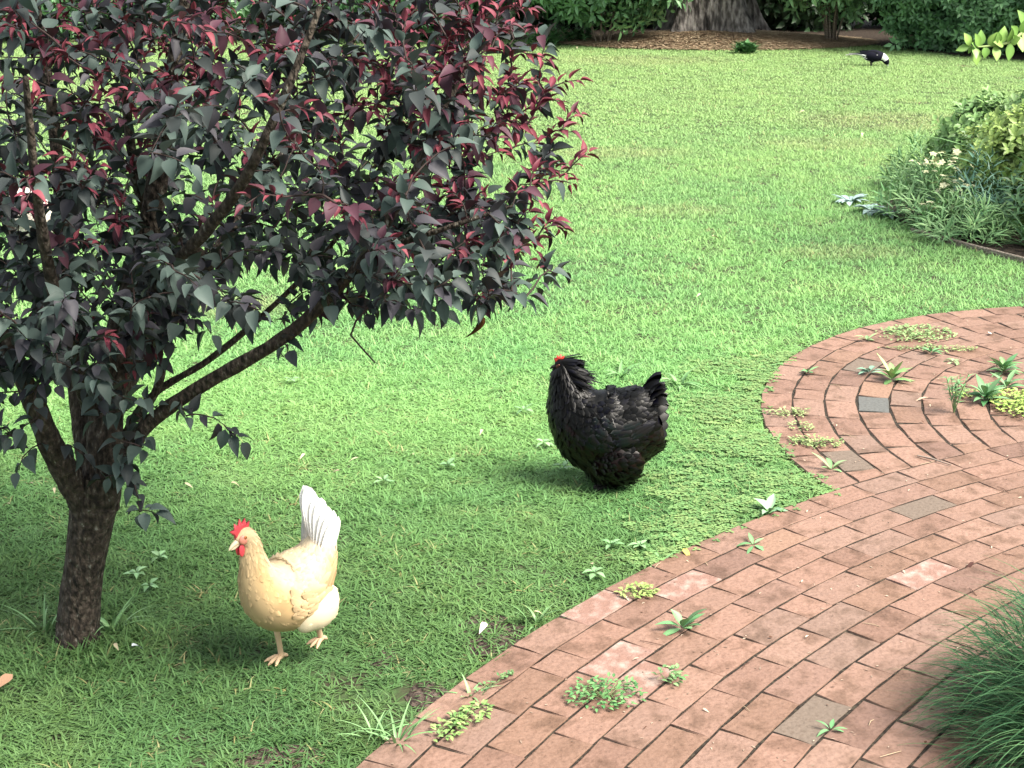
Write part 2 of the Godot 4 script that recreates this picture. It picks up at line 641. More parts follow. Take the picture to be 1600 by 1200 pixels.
func grass_color(x: float, z: float) -> Color:
	var a := nz2.get_noise_2d(x * 1.1, z * 1.1)
	var b := nz2.get_noise_2d(x * 5.0 + 90.0, z * 5.0)
	var c := Color(.235, .43, .16)
	c = c.lerp(Color(.18, .37, .145), clampf(0.5 + a * 1.3, 0, 1))
	c = c.lerp(Color(.30, .46, .18), clampf(b * 0.8, 0, 0.4))
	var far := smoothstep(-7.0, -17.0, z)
	c *= lerpf(0.52, 1.15, smoothstep(-3.4, -6.6, z))  # shade painted into the grass colour: darker toward the camera, brighter further off
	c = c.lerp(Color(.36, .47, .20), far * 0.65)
	# worn, straw coloured places
	var worn := 0.0
	for q in WORN:
		worn = maxf(worn, (1.0 - smoothstep(0.3, 1.0, Vector2((x - q[0].x) / q[1], (z - q[0].z) / q[2]).length())) * q[3])
	worn = maxf(worn, smoothstep(0.3, 0.6, nz2.get_noise_2d(x * 0.9 + 7.0, z * 1.7 - 30.0)) * 0.25 * smoothstep(-6.0, -10.0, z))
	c = c.lerp(Color(.42, .37, .22), worn * rf(0.25, 0.75))
	if rng.randf() < 0.02: c = c.lerp(Color(.42, .36, .20), rf(.3, .9))      # dead thatch
	return c * rf(0.84, 1.14)


const BARE := [[Vector3(-0.062, 0.000, -3.848), .085, .11, "bare brown soil with leaf debris beside the path edge"], [Vector3(-0.545, 0.000, -3.193), .11, .06, "bare brown soil at the bottom edge of the lawn"], [Vector3(-0.213, 0.000, -3.498), .05, .07, "bare soil strip against the lowest bricks of the path edge"], [Vector3(-0.343, 0.000, -3.705), .05, .04, "small bare soil spot in the grass left of the path"]]
const WORN := [[Vector3(3.494, 0.000, -14.043), 1.3, 0.9, 0.8], [Vector3(0.816, 0.000, -12.216), 0.9, 0.45, 0.6], [Vector3(0.999, 0.000, -9.865), 0.7, 0.3, 0.5], [Vector3(1.949, 0.000, -8.640), 0.5, 0.3, 0.6], [Vector3(2.595, 0.000, -12.715), 0.8, 0.5, 0.55], [Vector3(-1.435, 0.000, -7.413), 0.5, 0.35, 0.8], [Vector3(0.832, 0.000, -5.730), 0.16, 0.3, 0.45], [Vector3(1.596, 0.000, -19.477), 1.6, 0.9, 0.6]]


func lawn() -> void:
	var root := thing("lawn_grass", "green lawn grass covering the garden", "grass")
	tag(root, "", "", "", "stuff")
	var kinds := [blades(10, 0.022, 0.03, 0.066, 0.0050, 0.55), blades(10, 0.03, 0.028, 0.056, 0.0044, 0.6)]
	var xs := [[], []]
	var cs := [[], []]
	for k in 98000:
		var z := rf(-7.6, -2.75)
		var x := rf(-1, 1) * (0.40 * -z + 0.55)
		if rng.randf() > (0.40 * -z + 0.55) / 3.43: continue
		if not lawn_here(x, z) or rng.randf() < bare(x, z) * 0.8 or bald(x, z) or rng.randf() < smoothstep(-5.4, -7.6, z): continue
		var in_clover := Geometry2D.is_point_in_polygon(Vector2(x, z), clover)
		if in_clover and rng.randf() < 0.12: continue
		var tall := 0.85 + 0.55 * nz2.get_noise_2d(x * 4.0, z * 4.0)
		if Vector2(x + 1.2, z + 3.8).length() < 0.22: tall *= 1.7
		tall *= lerpf(1.0, 0.72, smoothstep(-4.2, -6.0, z))
		var s := tall * rf(0.75, 1.2)
		xs[k % 2].append(Transform3D(Basis(Vector3.UP, rf(0, TAU)).scaled(Vector3(rf(0.9, 1.2), s, rf(0.9, 1.2))), Vector3(x, 0, z)))
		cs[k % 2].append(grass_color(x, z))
	for i in 2:
		many("grass_blades" if i == 0 else "grass_blades_001", kinds[i], M.grass, xs[i], cs[i], root)
	var mid := blades(13, 0.045, 0.025, 0.05, 0.0044, 0.5)
	var xf := []
	var cc := []
	for k in 98000:
		var z := rf(-13.6, -5.4)
		if rng.randf() > smoothstep(-5.2, -7.4, z) or rng.randf() > smoothstep(-13.8, -12.2, z): continue
		var x := rf(-1, 1) * (0.40 * -z + 0.5)
		if rng.randf() > (0.40 * -z + 0.5) / 5.8 or not lawn_here(x, z): continue
		xf.append(Transform3D(Basis(Vector3.UP, rf(0, TAU)).scaled(Vector3.ONE * rf(0.7, 1.15)), Vector3(x, 0, z)))
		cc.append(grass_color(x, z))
	many("grass_blades_002", mid, M.grass, xf, cc, root)
	var farm := blades(16, 0.09, 0.025, 0.05, 0.007, 0.5)
	xf = []
	cc = []
	for k in 75000:
		var z := rf(-22.6, -12.2)
		if rng.randf() > smoothstep(-12.0, -13.8, z): continue
		var x := rf(-1, 1) * (0.40 * -z + 0.5)
		if rng.randf() > (0.40 * -z + 0.5) / 9.6 or not lawn_here(x, z): continue
		xf.append(Transform3D(Basis(Vector3.UP, rf(0, TAU)).scaled(Vector3.ONE * rf(0.7, 1.2)), Vector3(x, 0, z)))
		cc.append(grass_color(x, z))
	many("grass_blades_003", farm, M.grass, xf, cc, root)

	# small leaved clover creeping along the edge of the paving
	var cl := thing("clover_patch", "pale green clover creeping along the path edge behind the black hen", "clover")
	tag(cl, "", "", "", "stuff")
	var mb := MB.new()
	for k in 7:
		var a := rf(0, TAU)
		var at := Vector3(cos(a), 0, sin(a)) * rf(0, 0.03) + Vector3(0, rf(0.004, 0.022), 0)
		for j in 3:
			var d := a + j * TAU / 3
			leaf(mb, Transform3D(basis_from(Vector3(cos(d), 0.25, sin(d)), Vector3.UP), at), rf(.008, .014), rf(.008, .012), Color.WHITE * rf(.8, 1.2), 0.15, 0.2, 3, 4)
	var cm := mb.done()
	xf = []
	cc = []
	for k in 21000:
		var x := rf(0.3, 1.4)
		var z := rf(-6.6, -4.1)
		var pd := path_dist(x, z)
		var inside := Geometry2D.is_point_in_polygon(Vector2(x + rng.randfn() * .07, z + rng.randfn() * .12), clover)
		var edge := pd < 0.10 and pd > -0.01 + 0.05 * nz2.get_noise_2d(x * 9, z * 9) and z < -4.3
		if pd < -0.005 or not (inside or edge): continue
		if nz2.get_noise_2d(x * 6.0, z * 6.0 + 11.0) + 0.5 * nz2.get_noise_2d(x * 17.0, z * 17.0) < rf(-.25, .25): continue
		if rng.randf() > 0.5: continue
		xf.append(Transform3D(Basis(Vector3.UP, rf(0, TAU)).scaled(Vector3.ONE * rf(0.7, 1.4)).scaled_local(Vector3(1, 0.62, 1)), Vector3(x, 0.0, z)))
		cc.append(Color(.19, .38, .14).lerp(Color(.29, .42, .16), rng.randf()) * rf(.66, 1.02))
	many("clover_leaves", cm, M.grass, xf, cc, cl)


# ---------- the far side: big trunk, needle mound, hedge shrubs ----------
func leaf_spray(n: int, size: float, wid: float, spread: float, shape := 1) -> ArrayMesh:
	# a short twig end: leaves that leave it on all sides
	var mb := MB.new()
	for k in n:
		var a := k * 2.4 + rf(-.3, .3)
		var u := float(k) / n
		var dir := Vector3(cos(a), rf(0.1, 0.9) + u * 0.5, sin(a))
		var s := rf(.75, 1.25)
		leaf(mb, Transform3D(basis_from(dir, Vector3.UP), Vector3(0, (u - 0.5) * spread, 0) + dir * spread * 0.15), size * rf(.7, 1.15), wid * rf(.8, 1.15), Color(s, s, s), 0.18, 0.3, 3, shape)
	return mb.done()


func shrub(at: Vector3, rx: float, ry: float, rz: float, lift: float, count: int, mesh: Mesh, m: Material, c0: Color, c1: Color, label: String, stems: int, called := "hedge_shrub", group := "", stem_mat: Material = null) -> Node3D:
	var t := thing(called, label, "shrub", at, 0.0, group)
	for k in stems:
		var a := TAU * k / stems + rf(-.4, .4)
		var out := rf(0.25, 0.6)
		var b := Vector3(cos(a) * 0.05 * rx, -0.02, sin(a) * 0.05 * rx)
		var e := Vector3(cos(a) * rx * out, lift + ry * rf(0.9, 1.4), sin(a) * rz * out)
		var pts := spline([b, b.lerp(e, 0.4) + Vector3(rf(-.08, .08), 0.06, rf(-.08, .08)), b.lerp(e, 0.75) + Vector3(rf(-.08, .08), 0.02, 0), e], 3)
		var mb := MB.new()
		tube(mb, pts, ramp(pts.size(), 0.017 * ry, 0.006), 6)
		obj("stem", mb.done(), stem_mat if stem_mat else M.pale_stem, t)
	var xf := []
	var cc := []
	var tries := 0
	while xf.size() < count and tries < count * 6:
		tries += 1
		var d := Vector3(rng.randfn(), rng.randfn(), rng.randfn()).normalized()
		var rr := pow(rng.randf(), 0.3)
		var lump := 1.0 + 0.32 * nz2.get_noise_3dv(d * 3.2 + at) + 0.16 * nz2.get_noise_3dv(d * 8.0 + at)
		var p := Vector3(d.x * rx, d.y * ry, d.z * rz) * rr * lump
		p.y += lift + ry
		if p.y < 0.03: continue
		if nz2.get_noise_3dv((p + at) * 3.0 / maxf(rx, 0.5)) < -0.22: continue       # holes between the clumps
		var facing := (d + Vector3(0, 0.5, 0.3) + Vector3(rf(-.5, .5), rf(-.5, .5), rf(-.5, .5))).normalized()
		var b := basis_from(facing, Vector3.UP)
		xf.append(Transform3D(Basis(b.y, b.x, -b.z) * Basis(Vector3.UP, rf(0, TAU)) * Basis.from_scale(Vector3.ONE * rf(0.7, 1.2)), p))
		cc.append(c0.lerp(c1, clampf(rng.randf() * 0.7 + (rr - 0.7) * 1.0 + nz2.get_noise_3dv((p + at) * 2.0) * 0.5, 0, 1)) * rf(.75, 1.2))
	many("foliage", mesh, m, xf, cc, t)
	return t


func far_side() -> void:
	# the great old trunk
	var base := Vector3(2.86, 0.06, -22.45)
	var t := thing("old_tree", "huge grey furrowed tree trunk with flared roots at the back of the lawn", "tree", base)
	var mb := MB.new()
	var prev := -1
	var sides := 72
	for i in 34:
		var u := float(i) / 33.0
		var y := -0.05 + 7.0 * pow(u, 1.7)
		var s := mb.v.size()
		for k in sides:
			var a := TAU * k / sides
			var flare := exp(-y * 2.0)
			var lobes := 0.5 + 0.5 * cos(a * 5.0 + 0.9 + 0.5 * sin(a * 2.0))
			var r := 0.44 - 0.018 * y + flare * (0.10 + 0.36 * lobes * lobes)
			r += 0.045 * (1.0 - absf(nz.get_noise_3d(cos(a) * 45, y * 9.0, sin(a) * 45)) * 2.2) + 0.05 * nz.get_noise_3d(cos(a) * 14, y * 4.0, sin(a) * 14)
			mb.vert(Vector3(cos(a) * r, y, sin(a) * r * 0.95))
		if prev >= 0: mb.ring_skin(prev, s, sides)
		prev = s
	obj("trunk", mb.done(), M.gum, t)
	for q in [[Vector3(0, 6.4, 0), Vector3(-1.6, 8.2, .4), Vector3(-3.4, 9.0, .9)], [Vector3(0, 6.6, 0), Vector3(.5, 8.8, -.3), Vector3(1.0, 11.0, -.6)], [Vector3(0, 6.5, 0), Vector3(1.7, 8.0, .6), Vector3(3.6, 8.9, 1.2)]]:
		mb = MB.new()
		var pts := spline(q, 5)
		tube(mb, pts, ramp(pts.size(), 0.38, 0.1), 14, Color.WHITE, 0.15)
		obj("limb", mb.done(), M.gum, t)
	var spray := leaf_spray(7, 0.2, 0.09, 0.25)
	var xf := []
	var cc := []
	for k in 500:
		var cen: Vector3 = [Vector3(-3.2, 9.6, .8), Vector3(1.0, 11.4, -.5), Vector3(3.4, 9.6, 1.0), Vector3(-.6, 10.6, .6)][k % 4]
		var d := Vector3(rng.randfn(), rng.randfn() * 0.7, rng.randfn()).limit_length(1.9)
		xf.append(Transform3D(Basis(Vector3.UP, rf(0, TAU)) * Basis(Vector3.RIGHT, rf(-.8, .8)), cen + d))
		cc.append(Color(.05, .10, .035) * rf(.7, 1.3))
	many("crown", spray, M.leafy, xf, cc, t)

	# mound of fallen needles about its foot
	mb = MB.new()
	prev = -1
	for i in 15:
		var u := float(i) / 14.0
		var s := mb.v.size()
		for k in 48:
			var a := TAU * k / 48
			var w := 1.0 + 0.12 * nz2.get_noise_2d(cos(a) * 2.0, sin(a) * 2.0 + 3.0)
			var p := Vector3(cos(a) * 2.0 * u * w, 0, sin(a) * 1.05 * u * w)
			p.y = 0.13 * pow(cos(u * PI * 0.5), 1.3) + 0.035 * nz2.get_noise_2d(p.x * 3.0, p.z * 3.0) * (1.0 - u) - (0.02 if i == 14 else 0.0)
			mb.vert(p)
		if prev >= 0: mb.ring_skin(s, prev, 48)
		prev = s
	var mound := thing("needle_mound", "low mound of reddish brown fallen needles around the huge trunk", "mulch", Vector3(2.85, 0, -22.0))
	obj("soil", mb.done(), mat(Color.WHITE, 0.95, noise_tex(0.03, [lin(.14, .09, .06), lin(.26, .18, .12), lin(.38, .30, .20)], [0.2, 0.5, 0.8], 512, 6, 71), 0.8), mound)
	mb = MB.new()
	for k in 6:
		var a := rf(0, TAU)
		leaf(mb, Transform3D(basis_from(Vector3(cos(a), rf(-.1, .35), sin(a)), Vector3.UP), Vector3(rf(-.03, .03), 0.01, rf(-.03, .03))), rf(.10, .2), .018, Color.WHITE * rf(.7, 1.3), 0.1, 0.1, 2, 2)
	var straw := mb.done()
	xf = []
	cc = []
	for k in 9000:
		var a := rf(0, TAU)
		var u := sqrt(rng.randf())
		var p := Vector3(cos(a) * 2.2 * u, 0, sin(a) * 1.2 * u)
		p.y = 0.14 * pow(cos(minf(u, 1.0) * PI * 0.5), 1.3) + 0.005
		xf.append(Transform3D(Basis(Vector3.UP, rf(0, TAU)).scaled(Vector3.ONE * rf(.7, 1.2)), p))
		cc.append(Color(.40, .28, .19).lerp(Color(.60, .50, .34), rng.randf()) * rf(.6, 1.2))
	many("needles", straw, M.matte_leaf, xf, cc, mound)

	# hedge shrubs, each on its own
	var glossy := leaf_spray(8, 0.13, 0.055, 0.16)
	var fine := leaf_spray(8, 0.10, 0.05, 0.13, 0)
	var dark := Color(.06, .15, .065)
	var mid := Color(.16, .33, .14)
	var light := Color(.22, .40, .18)
	var row := [
		[Vector3(1.25, 0, -21.6), 1.35, 0.95, 0.9, 0.36, 2600, glossy, dark, mid, "glossy dark shrub on bare pale stems left of the huge trunk", 6],
		[Vector3(4.42, 0, -21.7), 1.1, 1.0, 0.9, 0.46, 1800, glossy, dark, light, "open leggy shrub with pale forked stems just right of the huge trunk", 10],
		[Vector3(6.1, 0, -20.9), 1.35, 1.1, 1.1, -0.12, 5200, fine, dark, mid, "dense dark evergreen shrub reaching the lawn behind the magpie", 3],
		[Vector3(7.6, 0, -20.0), 1.35, 1.2, 1.2, -0.12, 5200, fine, dark, mid, "dense dark evergreen shrub at the right end of the back hedge", 3],
		[Vector3(-1.5, 0, -22.3), 1.6, 1.1, 1.0, 0.15, 2600, glossy, dark, mid, "dark leafy shrub seen over the purple tree's right shoulder", 4],
		[Vector3(-4.2, 0, -22.6), 1.4, 1.1, 1.0, 0.05, 2300, fine, dark, mid, "dark shrub in the back hedge behind the purple tree's crown", 3],
		[Vector3(-6.7, 0, -22.4), 1.4, 1.1, 1.0, 0.05, 2300, glossy, dark, mid, "dark shrub in the back hedge at far left behind the purple tree", 3],
	]
	for r in row:
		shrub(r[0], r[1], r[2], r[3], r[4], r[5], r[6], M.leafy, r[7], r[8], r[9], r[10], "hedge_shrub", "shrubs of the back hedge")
	var back := leaf_spray(8, 0.16, 0.075, 0.2)
	for k in 8:
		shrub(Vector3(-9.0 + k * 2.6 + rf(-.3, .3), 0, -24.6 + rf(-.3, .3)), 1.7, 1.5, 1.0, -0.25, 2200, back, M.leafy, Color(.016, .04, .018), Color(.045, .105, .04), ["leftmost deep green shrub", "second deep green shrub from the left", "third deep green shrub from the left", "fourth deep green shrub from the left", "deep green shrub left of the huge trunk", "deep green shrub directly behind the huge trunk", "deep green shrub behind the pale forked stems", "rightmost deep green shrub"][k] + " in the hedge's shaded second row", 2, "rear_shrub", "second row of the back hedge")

	# low green plants along the hedge foot
	var tuft := leaf_spray(8, 0.13, 0.04, 0.1, 2)
	var low := [[Vector3(0.714, 0.000, -21.843), 0.28], [Vector3(0.945, 0.000, -22.040), 0.2], [Vector3(0.438, 0.000, -21.458), 0.2], [Vector3(3.044, 0.000, -20.378), 0.12]]
	for q in low:
		var o := thing("low_plant", "low tuft of green leaves at the foot of the back hedge", "plant", q[0], 0.0, "low plants at the hedge foot")
		var px := []
		var pc := []
		for j in 26:
			var d: Vector3 = Vector3(rng.randfn(), 0, rng.randfn()) * q[1] * 0.5
			px.append(Transform3D(Basis(Vector3.UP, rf(0, TAU)).scaled(Vector3.ONE * rf(.6, 1.1)), d + Vector3(0, rf(0.02, q[1] * 0.6), 0)))
			pc.append(Color(.08, .19, .07) * rf(.7, 1.4))
		many("foliage", tuft, M.leafy, px, pc, o)


# ---------- the flower bed on the right ----------
func mound_plant(called: String, label: String, cat: String, at: Vector3, rx: float, ry: float, count: int, mesh: Mesh, m: Material, c0: Color, c1: Color, group := "") -> Node3D:
	var t := thing(called, label, cat, at, 0.0, group)
	var xf := []
	var cc := []
	for k in count:
		var a := rf(0, TAU)
		var u := sqrt(rng.randf())
		var p := Vector3(cos(a) * rx * u, ry * (1.0 - 0.75 * u * u) * rf(0.25, 1.0), sin(a) * rx * u)
		var up := (Vector3(p.x / rx * 0.8, 0.9, p.z / rx * 0.8) + Vector3(rf(-.3, .3), 0, rf(-.3, .3))).normalized()
		var b := basis_from(up, Vector3(rf(-1, 1), 0.1, rf(-1, 1)))
		xf.append(Transform3D(Basis(b.y, b.x, -b.z) * Basis.from_scale(Vector3.ONE * rf(.7, 1.2)), p))
		cc.append(c0.lerp(c1, rng.randf()) * rf(.75, 1.25))
	many("foliage", mesh, m, xf, cc, t)
	return t


func strap_clump(label: String, at: Vector3, n: int, length: float, width: float, c0: Color, c1: Color, called := "strap_plant", group := "") -> Node3D:
	var t := thing(called, label, "plant", at, 0.0, group)
	for k in n:
		var mb := MB.new()
		var a := k * 2.4 + rf(-.4, .4)
		var lean := rf(0.2, 1.0)
		var dir := Vector3(cos(a) * lean, 1.15 - 0.6 * lean, sin(a) * lean)
		leaf(mb, Transform3D(basis_from(dir, Vector3.UP), Vector3(cos(a), 0, sin(a)) * rf(0, 0.03)), length * rf(.65, 1.1), width * rf(.8, 1.15), c0.lerp(c1, rng.randf()) * rf(.8, 1.2), 0.2, rf(.3, .75), 7, 2)
		obj("leaf", mb.done(), M.leafy, t)
	return t


func garden_bed() -> void:
	# timber edging strip
	var mb := MB.new()
	var pts := spline([Vector3(2.44, 0.012, -9.22), Vector3(2.57, 0.02, -8.9), Vector3(2.70, 0.022, -8.64), Vector3(2.86, 0.022, -8.36), Vector3(3.1, 0.018, -7.96)], 4)
	var prev := -1
	for i in pts.size():
		var p: Vector3 = pts[i]
		var d: Vector3 = ((pts[mini(i + 1, pts.size() - 1)] as Vector3) - (pts[maxi(i - 1, 0)] as Vector3)).normalized()
		var n := d.cross(Vector3.UP) * 0.011
		var s := mb.v.size()
		for q in [Vector3(-1, -.04, 0), Vector3(-1, .008, 0), Vector3(-.7, .013, 0), Vector3(.7, .013, 0), Vector3(1, .008, 0), Vector3(1, -.04, 0)]:
			mb.vert(p + n * q.x + Vector3(0, q.y, 0))
		if prev >= 0: mb.ring_skin(prev, s, 6)
		prev = s
	tag(obj("bed_edging", mb.done(), M.timber), "thin weathered timber edging strip between lawn and flower bed", "edging")

	# silver leaved plants at the tip of the bed
	var silver := [[Vector3(2.254, 0.000, -10.128), "small silver leaved rosette at the very tip of the flower bed"], [Vector3(2.331, 0.000, -9.823), "larger silver leaved plant just right of the smallest silver rosette"], [Vector3(2.387, 0.000, -9.656), "silver leaved plant nearest the timber edging"]]
	for i in 3:
		var t := thing("silver_plant", silver[i][1], "plant", silver[i][0], 0.0, "silver leaved plants")
		for k in 15:
			var lb := MB.new()
			var a := k * 2.4 + i
			var el := rf(0.15, 0.9)
			leaf(lb, Transform3D(basis_from(Vector3(cos(a), el, sin(a)), Vector3.UP), Vector3(cos(a) * .02, 0.015, sin(a) * .02)), rf(.08, .13), rf(.035, .05), Color(.25, .35, .34) * rf(.75, 1.15), 0.2, rf(.1, .5), 4, 1)
			obj("leaf", lb.done(), M.matte_leaf, t)

	var fern := leaf_spray(13, 0.085, 0.010, 0.12, 2)
	var soft := leaf_spray(9, 0.075, 0.022, 0.11, 0)
	var g0 := Color(.14, .30, .12)
	var g1 := Color(.29, .47, .20)
	mound_plant("feathery_plant", "tall feathery green plant behind the silver plants", "plant", Vector3(2.908, 0.000, -10.645), 0.27, 0.36, 120, fern, M.leafy, g0, g1)
	mound_plant("feathery_plant", "bushy feathery green plant right of the silver plants", "plant", Vector3(2.675, 0.000, -9.555), 0.33, 0.32, 150, fern, M.leafy, g0, g1)
	mound_plant("feathery_plant", "feathery green plant in front of the cream flowers", "plant", Vector3(2.685, 0.000, -9.040), 0.25, 0.24, 90, fern, M.leafy, g0, g1)
	mound_plant("feathery_plant", "bluish green spiky plant beside the cream flowers", "plant", Vector3(2.865, 0.000, -9.262), 0.2, 0.5, 70, fern, M.leafy, Color(.07, .17, .12), Color(.13, .26, .19))
	mound_plant("leafy_plant", "dark leafy plant at the right edge below the yellow green shrub", "plant", Vector3(3.25, 0, -9.1), 0.42, 0.5, 170, soft, M.leafy, Color(.04, .11, .045), Color(.1, .2, .08))

	# cream flower heads on stalks
	var fl := [[Vector3(2.609, 0.357, -9.600), 0.66, "cream flower head highest and left in the flower bed"], [Vector3(2.759, 0.394, -9.500), 0.72, "cream flower head nearest the yellow green shrub"], [Vector3(2.656, 0.270, -9.300), 0.44, "broad cream flower head in the middle of the flower bed"], [Vector3(2.727, 0.318, -9.250), 0.50, "pale cream flower head beside the broad one"], [Vector3(2.567, 0.179, -9.200), 0.33, "lowest small cream flower head in the flower bed"]]
	var petal := MB.new()
	for k in 5:
		var a := TAU * k / 5.0
		leaf(petal, Transform3D(basis_from(Vector3(cos(a), 0.35, sin(a)), Vector3.UP), Vector3.ZERO), .026, .02, Color.WHITE, 0.2, 0.25, 3, 1)
	var pm := petal.done()
	for f in fl:
		var t := thing("cream_flower", f[2], "flower", Vector3(f[0].x, 0, f[0].z), 0.0, "cream flowers in the bed")
		var h: float = f[0].y
		mb = MB.new()
		tube(mb, [Vector3(0, 0, 0), Vector3(.01, h * .5, .01), Vector3(0, h, 0)], [.006, .005, .004], 5, Color(.12, .22, .08))
		obj("stalk", mb.done(), M.solid, t)
		var xf := []
		var cc := []
		for k in 17:
			var d := Vector3(rng.randfn() * .06, rng.randfn() * .045, rng.randfn() * .06)
			xf.append(Transform3D(Basis(Vector3.UP, rf(0, TAU)) * Basis(Vector3.RIGHT, rf(-.7, .9)) * Basis.from_scale(Vector3.ONE * rf(.7, 1.2)), d + Vector3(0, h, 0)))
			cc.append(Color(.62, .61, .42).lerp(Color(.48, .54, .28), rng.randf() * rng.randf()))
		many("flowers", pm, M.matte_leaf, xf, cc, t)
		xf = []
		cc = []
		for k in 22:
			xf.append(Transform3D(Basis(Vector3.UP, rf(0, TAU)).scaled(Vector3.ONE * rf(.6, 1.0)), Vector3(rf(-.06, .06), h * rf(.15, .85), rf(-.06, .06))))
			cc.append(g0.lerp(g1, rng.randf()))
		many("foliage", soft, M.leafy, xf, cc, t)

	shrub(Vector3(3.72, 0, -9.9), 0.42, 0.48, 0.42, 0.05, 1000, soft, M.leafy, Color(.08, .2, .07), Color(.2, .36, .12), "taller loose green shrub at the right edge beyond the yellow green shrub", 4, "yellow_shrub")
	strap_clump("arching strap leaved clump at the right edge just behind the timber edging", Vector3(3.02, 0, -8.75), 34, 0.42, 0.016, Color(.06, .15, .06), Color(.14, .27, .1))
	strap_clump("strap leaved clump further left behind the timber edging", Vector3(2.80, 0, -9.05), 26, 0.34, 0.014, Color(.07, .17, .07), Color(.16, .29, .11))
	strap_clump("strap leaved clump deep in the bed at the right edge", Vector3(3.2, 0, -8.45), 30, 0.46, 0.018, Color(.05, .13, .05), Color(.12, .24, .09))
	strap_clump("small grassy clump where the edging meets the lawn", Vector3(2.50, 0, -9.28), 18, 0.2, 0.012, Color(.09, .2, .08), Color(.17, .3, .11))

	# yellow green shrub
	var yl := leaf_spray(10, 0.055, 0.03, 0.07, 1)
	shrub(Vector3(3.30, 0, -9.55), 0.50, 0.42, 0.42, -0.16, 1150, yl, M.leafy, Color(.13, .24, .06), Color(.31, .43, .12), "bright yellow green small leaved shrub at the right edge", 4, "yellow_shrub")
	shrub(Vector3(3.20, 0, -10.2), 0.36, 0.33, 0.4, 0.0, 1100, yl, M.leafy, Color(.08, .19, .06), Color(.2, .34, .11), "soft green shrub behind the yellow green shrub", 4, "yellow_shrub")

	# a young citrus like tree whose bough hangs into the frame
	var t := thing("young_tree", "young tree with large pale green leaves reaching in at top right", "tree", Vector3(3.55, 0, -8.35))
	var o := t.position
	mb = MB.new()
	var tp := spline([Vector3(0, -.03, 0), Vector3(.03, .6, .02), Vector3(-.03, 1.2, .0), Vector3(.04, 1.8, .05)], 5)
	tube(mb, tp, ramp(tp.size(), .035, .015), 9)
	obj("trunk", mb.done(), M.bark, t)
	var bough: Array = [Vector3(-.03, 1.1, 0), Vector3(2.769, 1.317, -8.100) - o, Vector3(2.525, 1.247, -7.950) - o, Vector3(2.373, 1.229, -7.900) - o, Vector3(2.308, 1.232, -7.900) - o]
	mb = MB.new()
	tp = spline(bough, 5)
	tube(mb, tp, ramp(tp.size(), .012, .003), 7, Color(.25, .33, .12))
	obj("bough", mb.done(), M.solid, t)
	# leaf base (pixel free): where it leaves the bough, direction, length
	var lv := [[0.98, Vector3(-.5, 1.0, .1), .13], [0.99, Vector3(-1, -.25, .2), .10], [0.95, Vector3(-.3, -.8, .3), .07], [0.80, Vector3(.15, 1.1, .1), .15], [0.80, Vector3(-.35, .9, .4), .14], [0.84, Vector3(-.55, .35, .6), .10], [0.88, Vector3(.25, -1.0, .2), .15], [0.9, Vector3(.1, -.5, .7), .10], [0.72, Vector3(.1, -1, .3), .11], [0.68, Vector3(.4, .8, .3), .13], [0.62, Vector3(.1, -.9, .5), .13], [0.58, Vector3(.3, 1, -.1), .14], [0.5, Vector3(.5, .4, .7), .12], [0.5, Vector3(0, -1, .2), .12], [0.4, Vector3(.2, .9, .3), .13], [0.36, Vector3(-.2, -.7, .6), .12], [0.3, Vector3(.3, .7, .6), .13], [0.45, Vector3(-.3, .6, .6), .15], [0.55, Vector3(-.6, .2, .6), .14], [0.42, Vector3(.2, -.9, .5), .15], [0.35, Vector3(-.5, 1, .3), .15], [0.6, Vector3(-.1, 1, .5), .14], [0.52, Vector3(.1, .8, .8), .13]]
	for q in lv:
		var f: float = q[0] * (tp.size() - 1)
		var a: Vector3 = tp[int(f)]
		var at := a.lerp(tp[mini(int(f) + 1, tp.size() - 1)], f - int(f))
		mb = MB.new()
		var d: Vector3 = (q[1] as Vector3).normalized()
		leaf(mb, Transform3D(basis_from(d, Vector3(.3, .5, 1)), at), q[2] * rf(.5, .8), q[2] * rf(.30, .46), Color(.24, .38, .09).lerp(Color(.14, .28, .06), rng.randf()), 0.12, rf(.0, .25), 6, 1)
		obj("leaf", mb.done(), M.leafy, t)
	var big := leaf_spray(8, .13, .065, .16)
	var xf := []
	var cc := []
	for k in 60:
		xf.append(Transform3D(Basis(Vector3.UP, rf(0, TAU)), Vector3(rng.randfn() * .22 + .25, 1.75 + rng.randfn() * .3, rng.randfn() * .25)))
		cc.append(Color(.2, .34, .1) * rf(.8, 1.2))
	many("crown", big, M.leafy, xf, cc, t)
	# long pale leaves that hang in below the bough
	strap_clump("tall plant with long pale arching leaves at the right edge under the bough", Vector3(3.30, 0.0, -9.25), 22, 1.12, 0.045, Color(.12, .26, .09), Color(.2, .35, .14), "tall_strap_plant")


# ---------- the purple leaved tree ----------
const BASE := Vector3(-1.194, 0.000, -3.817)


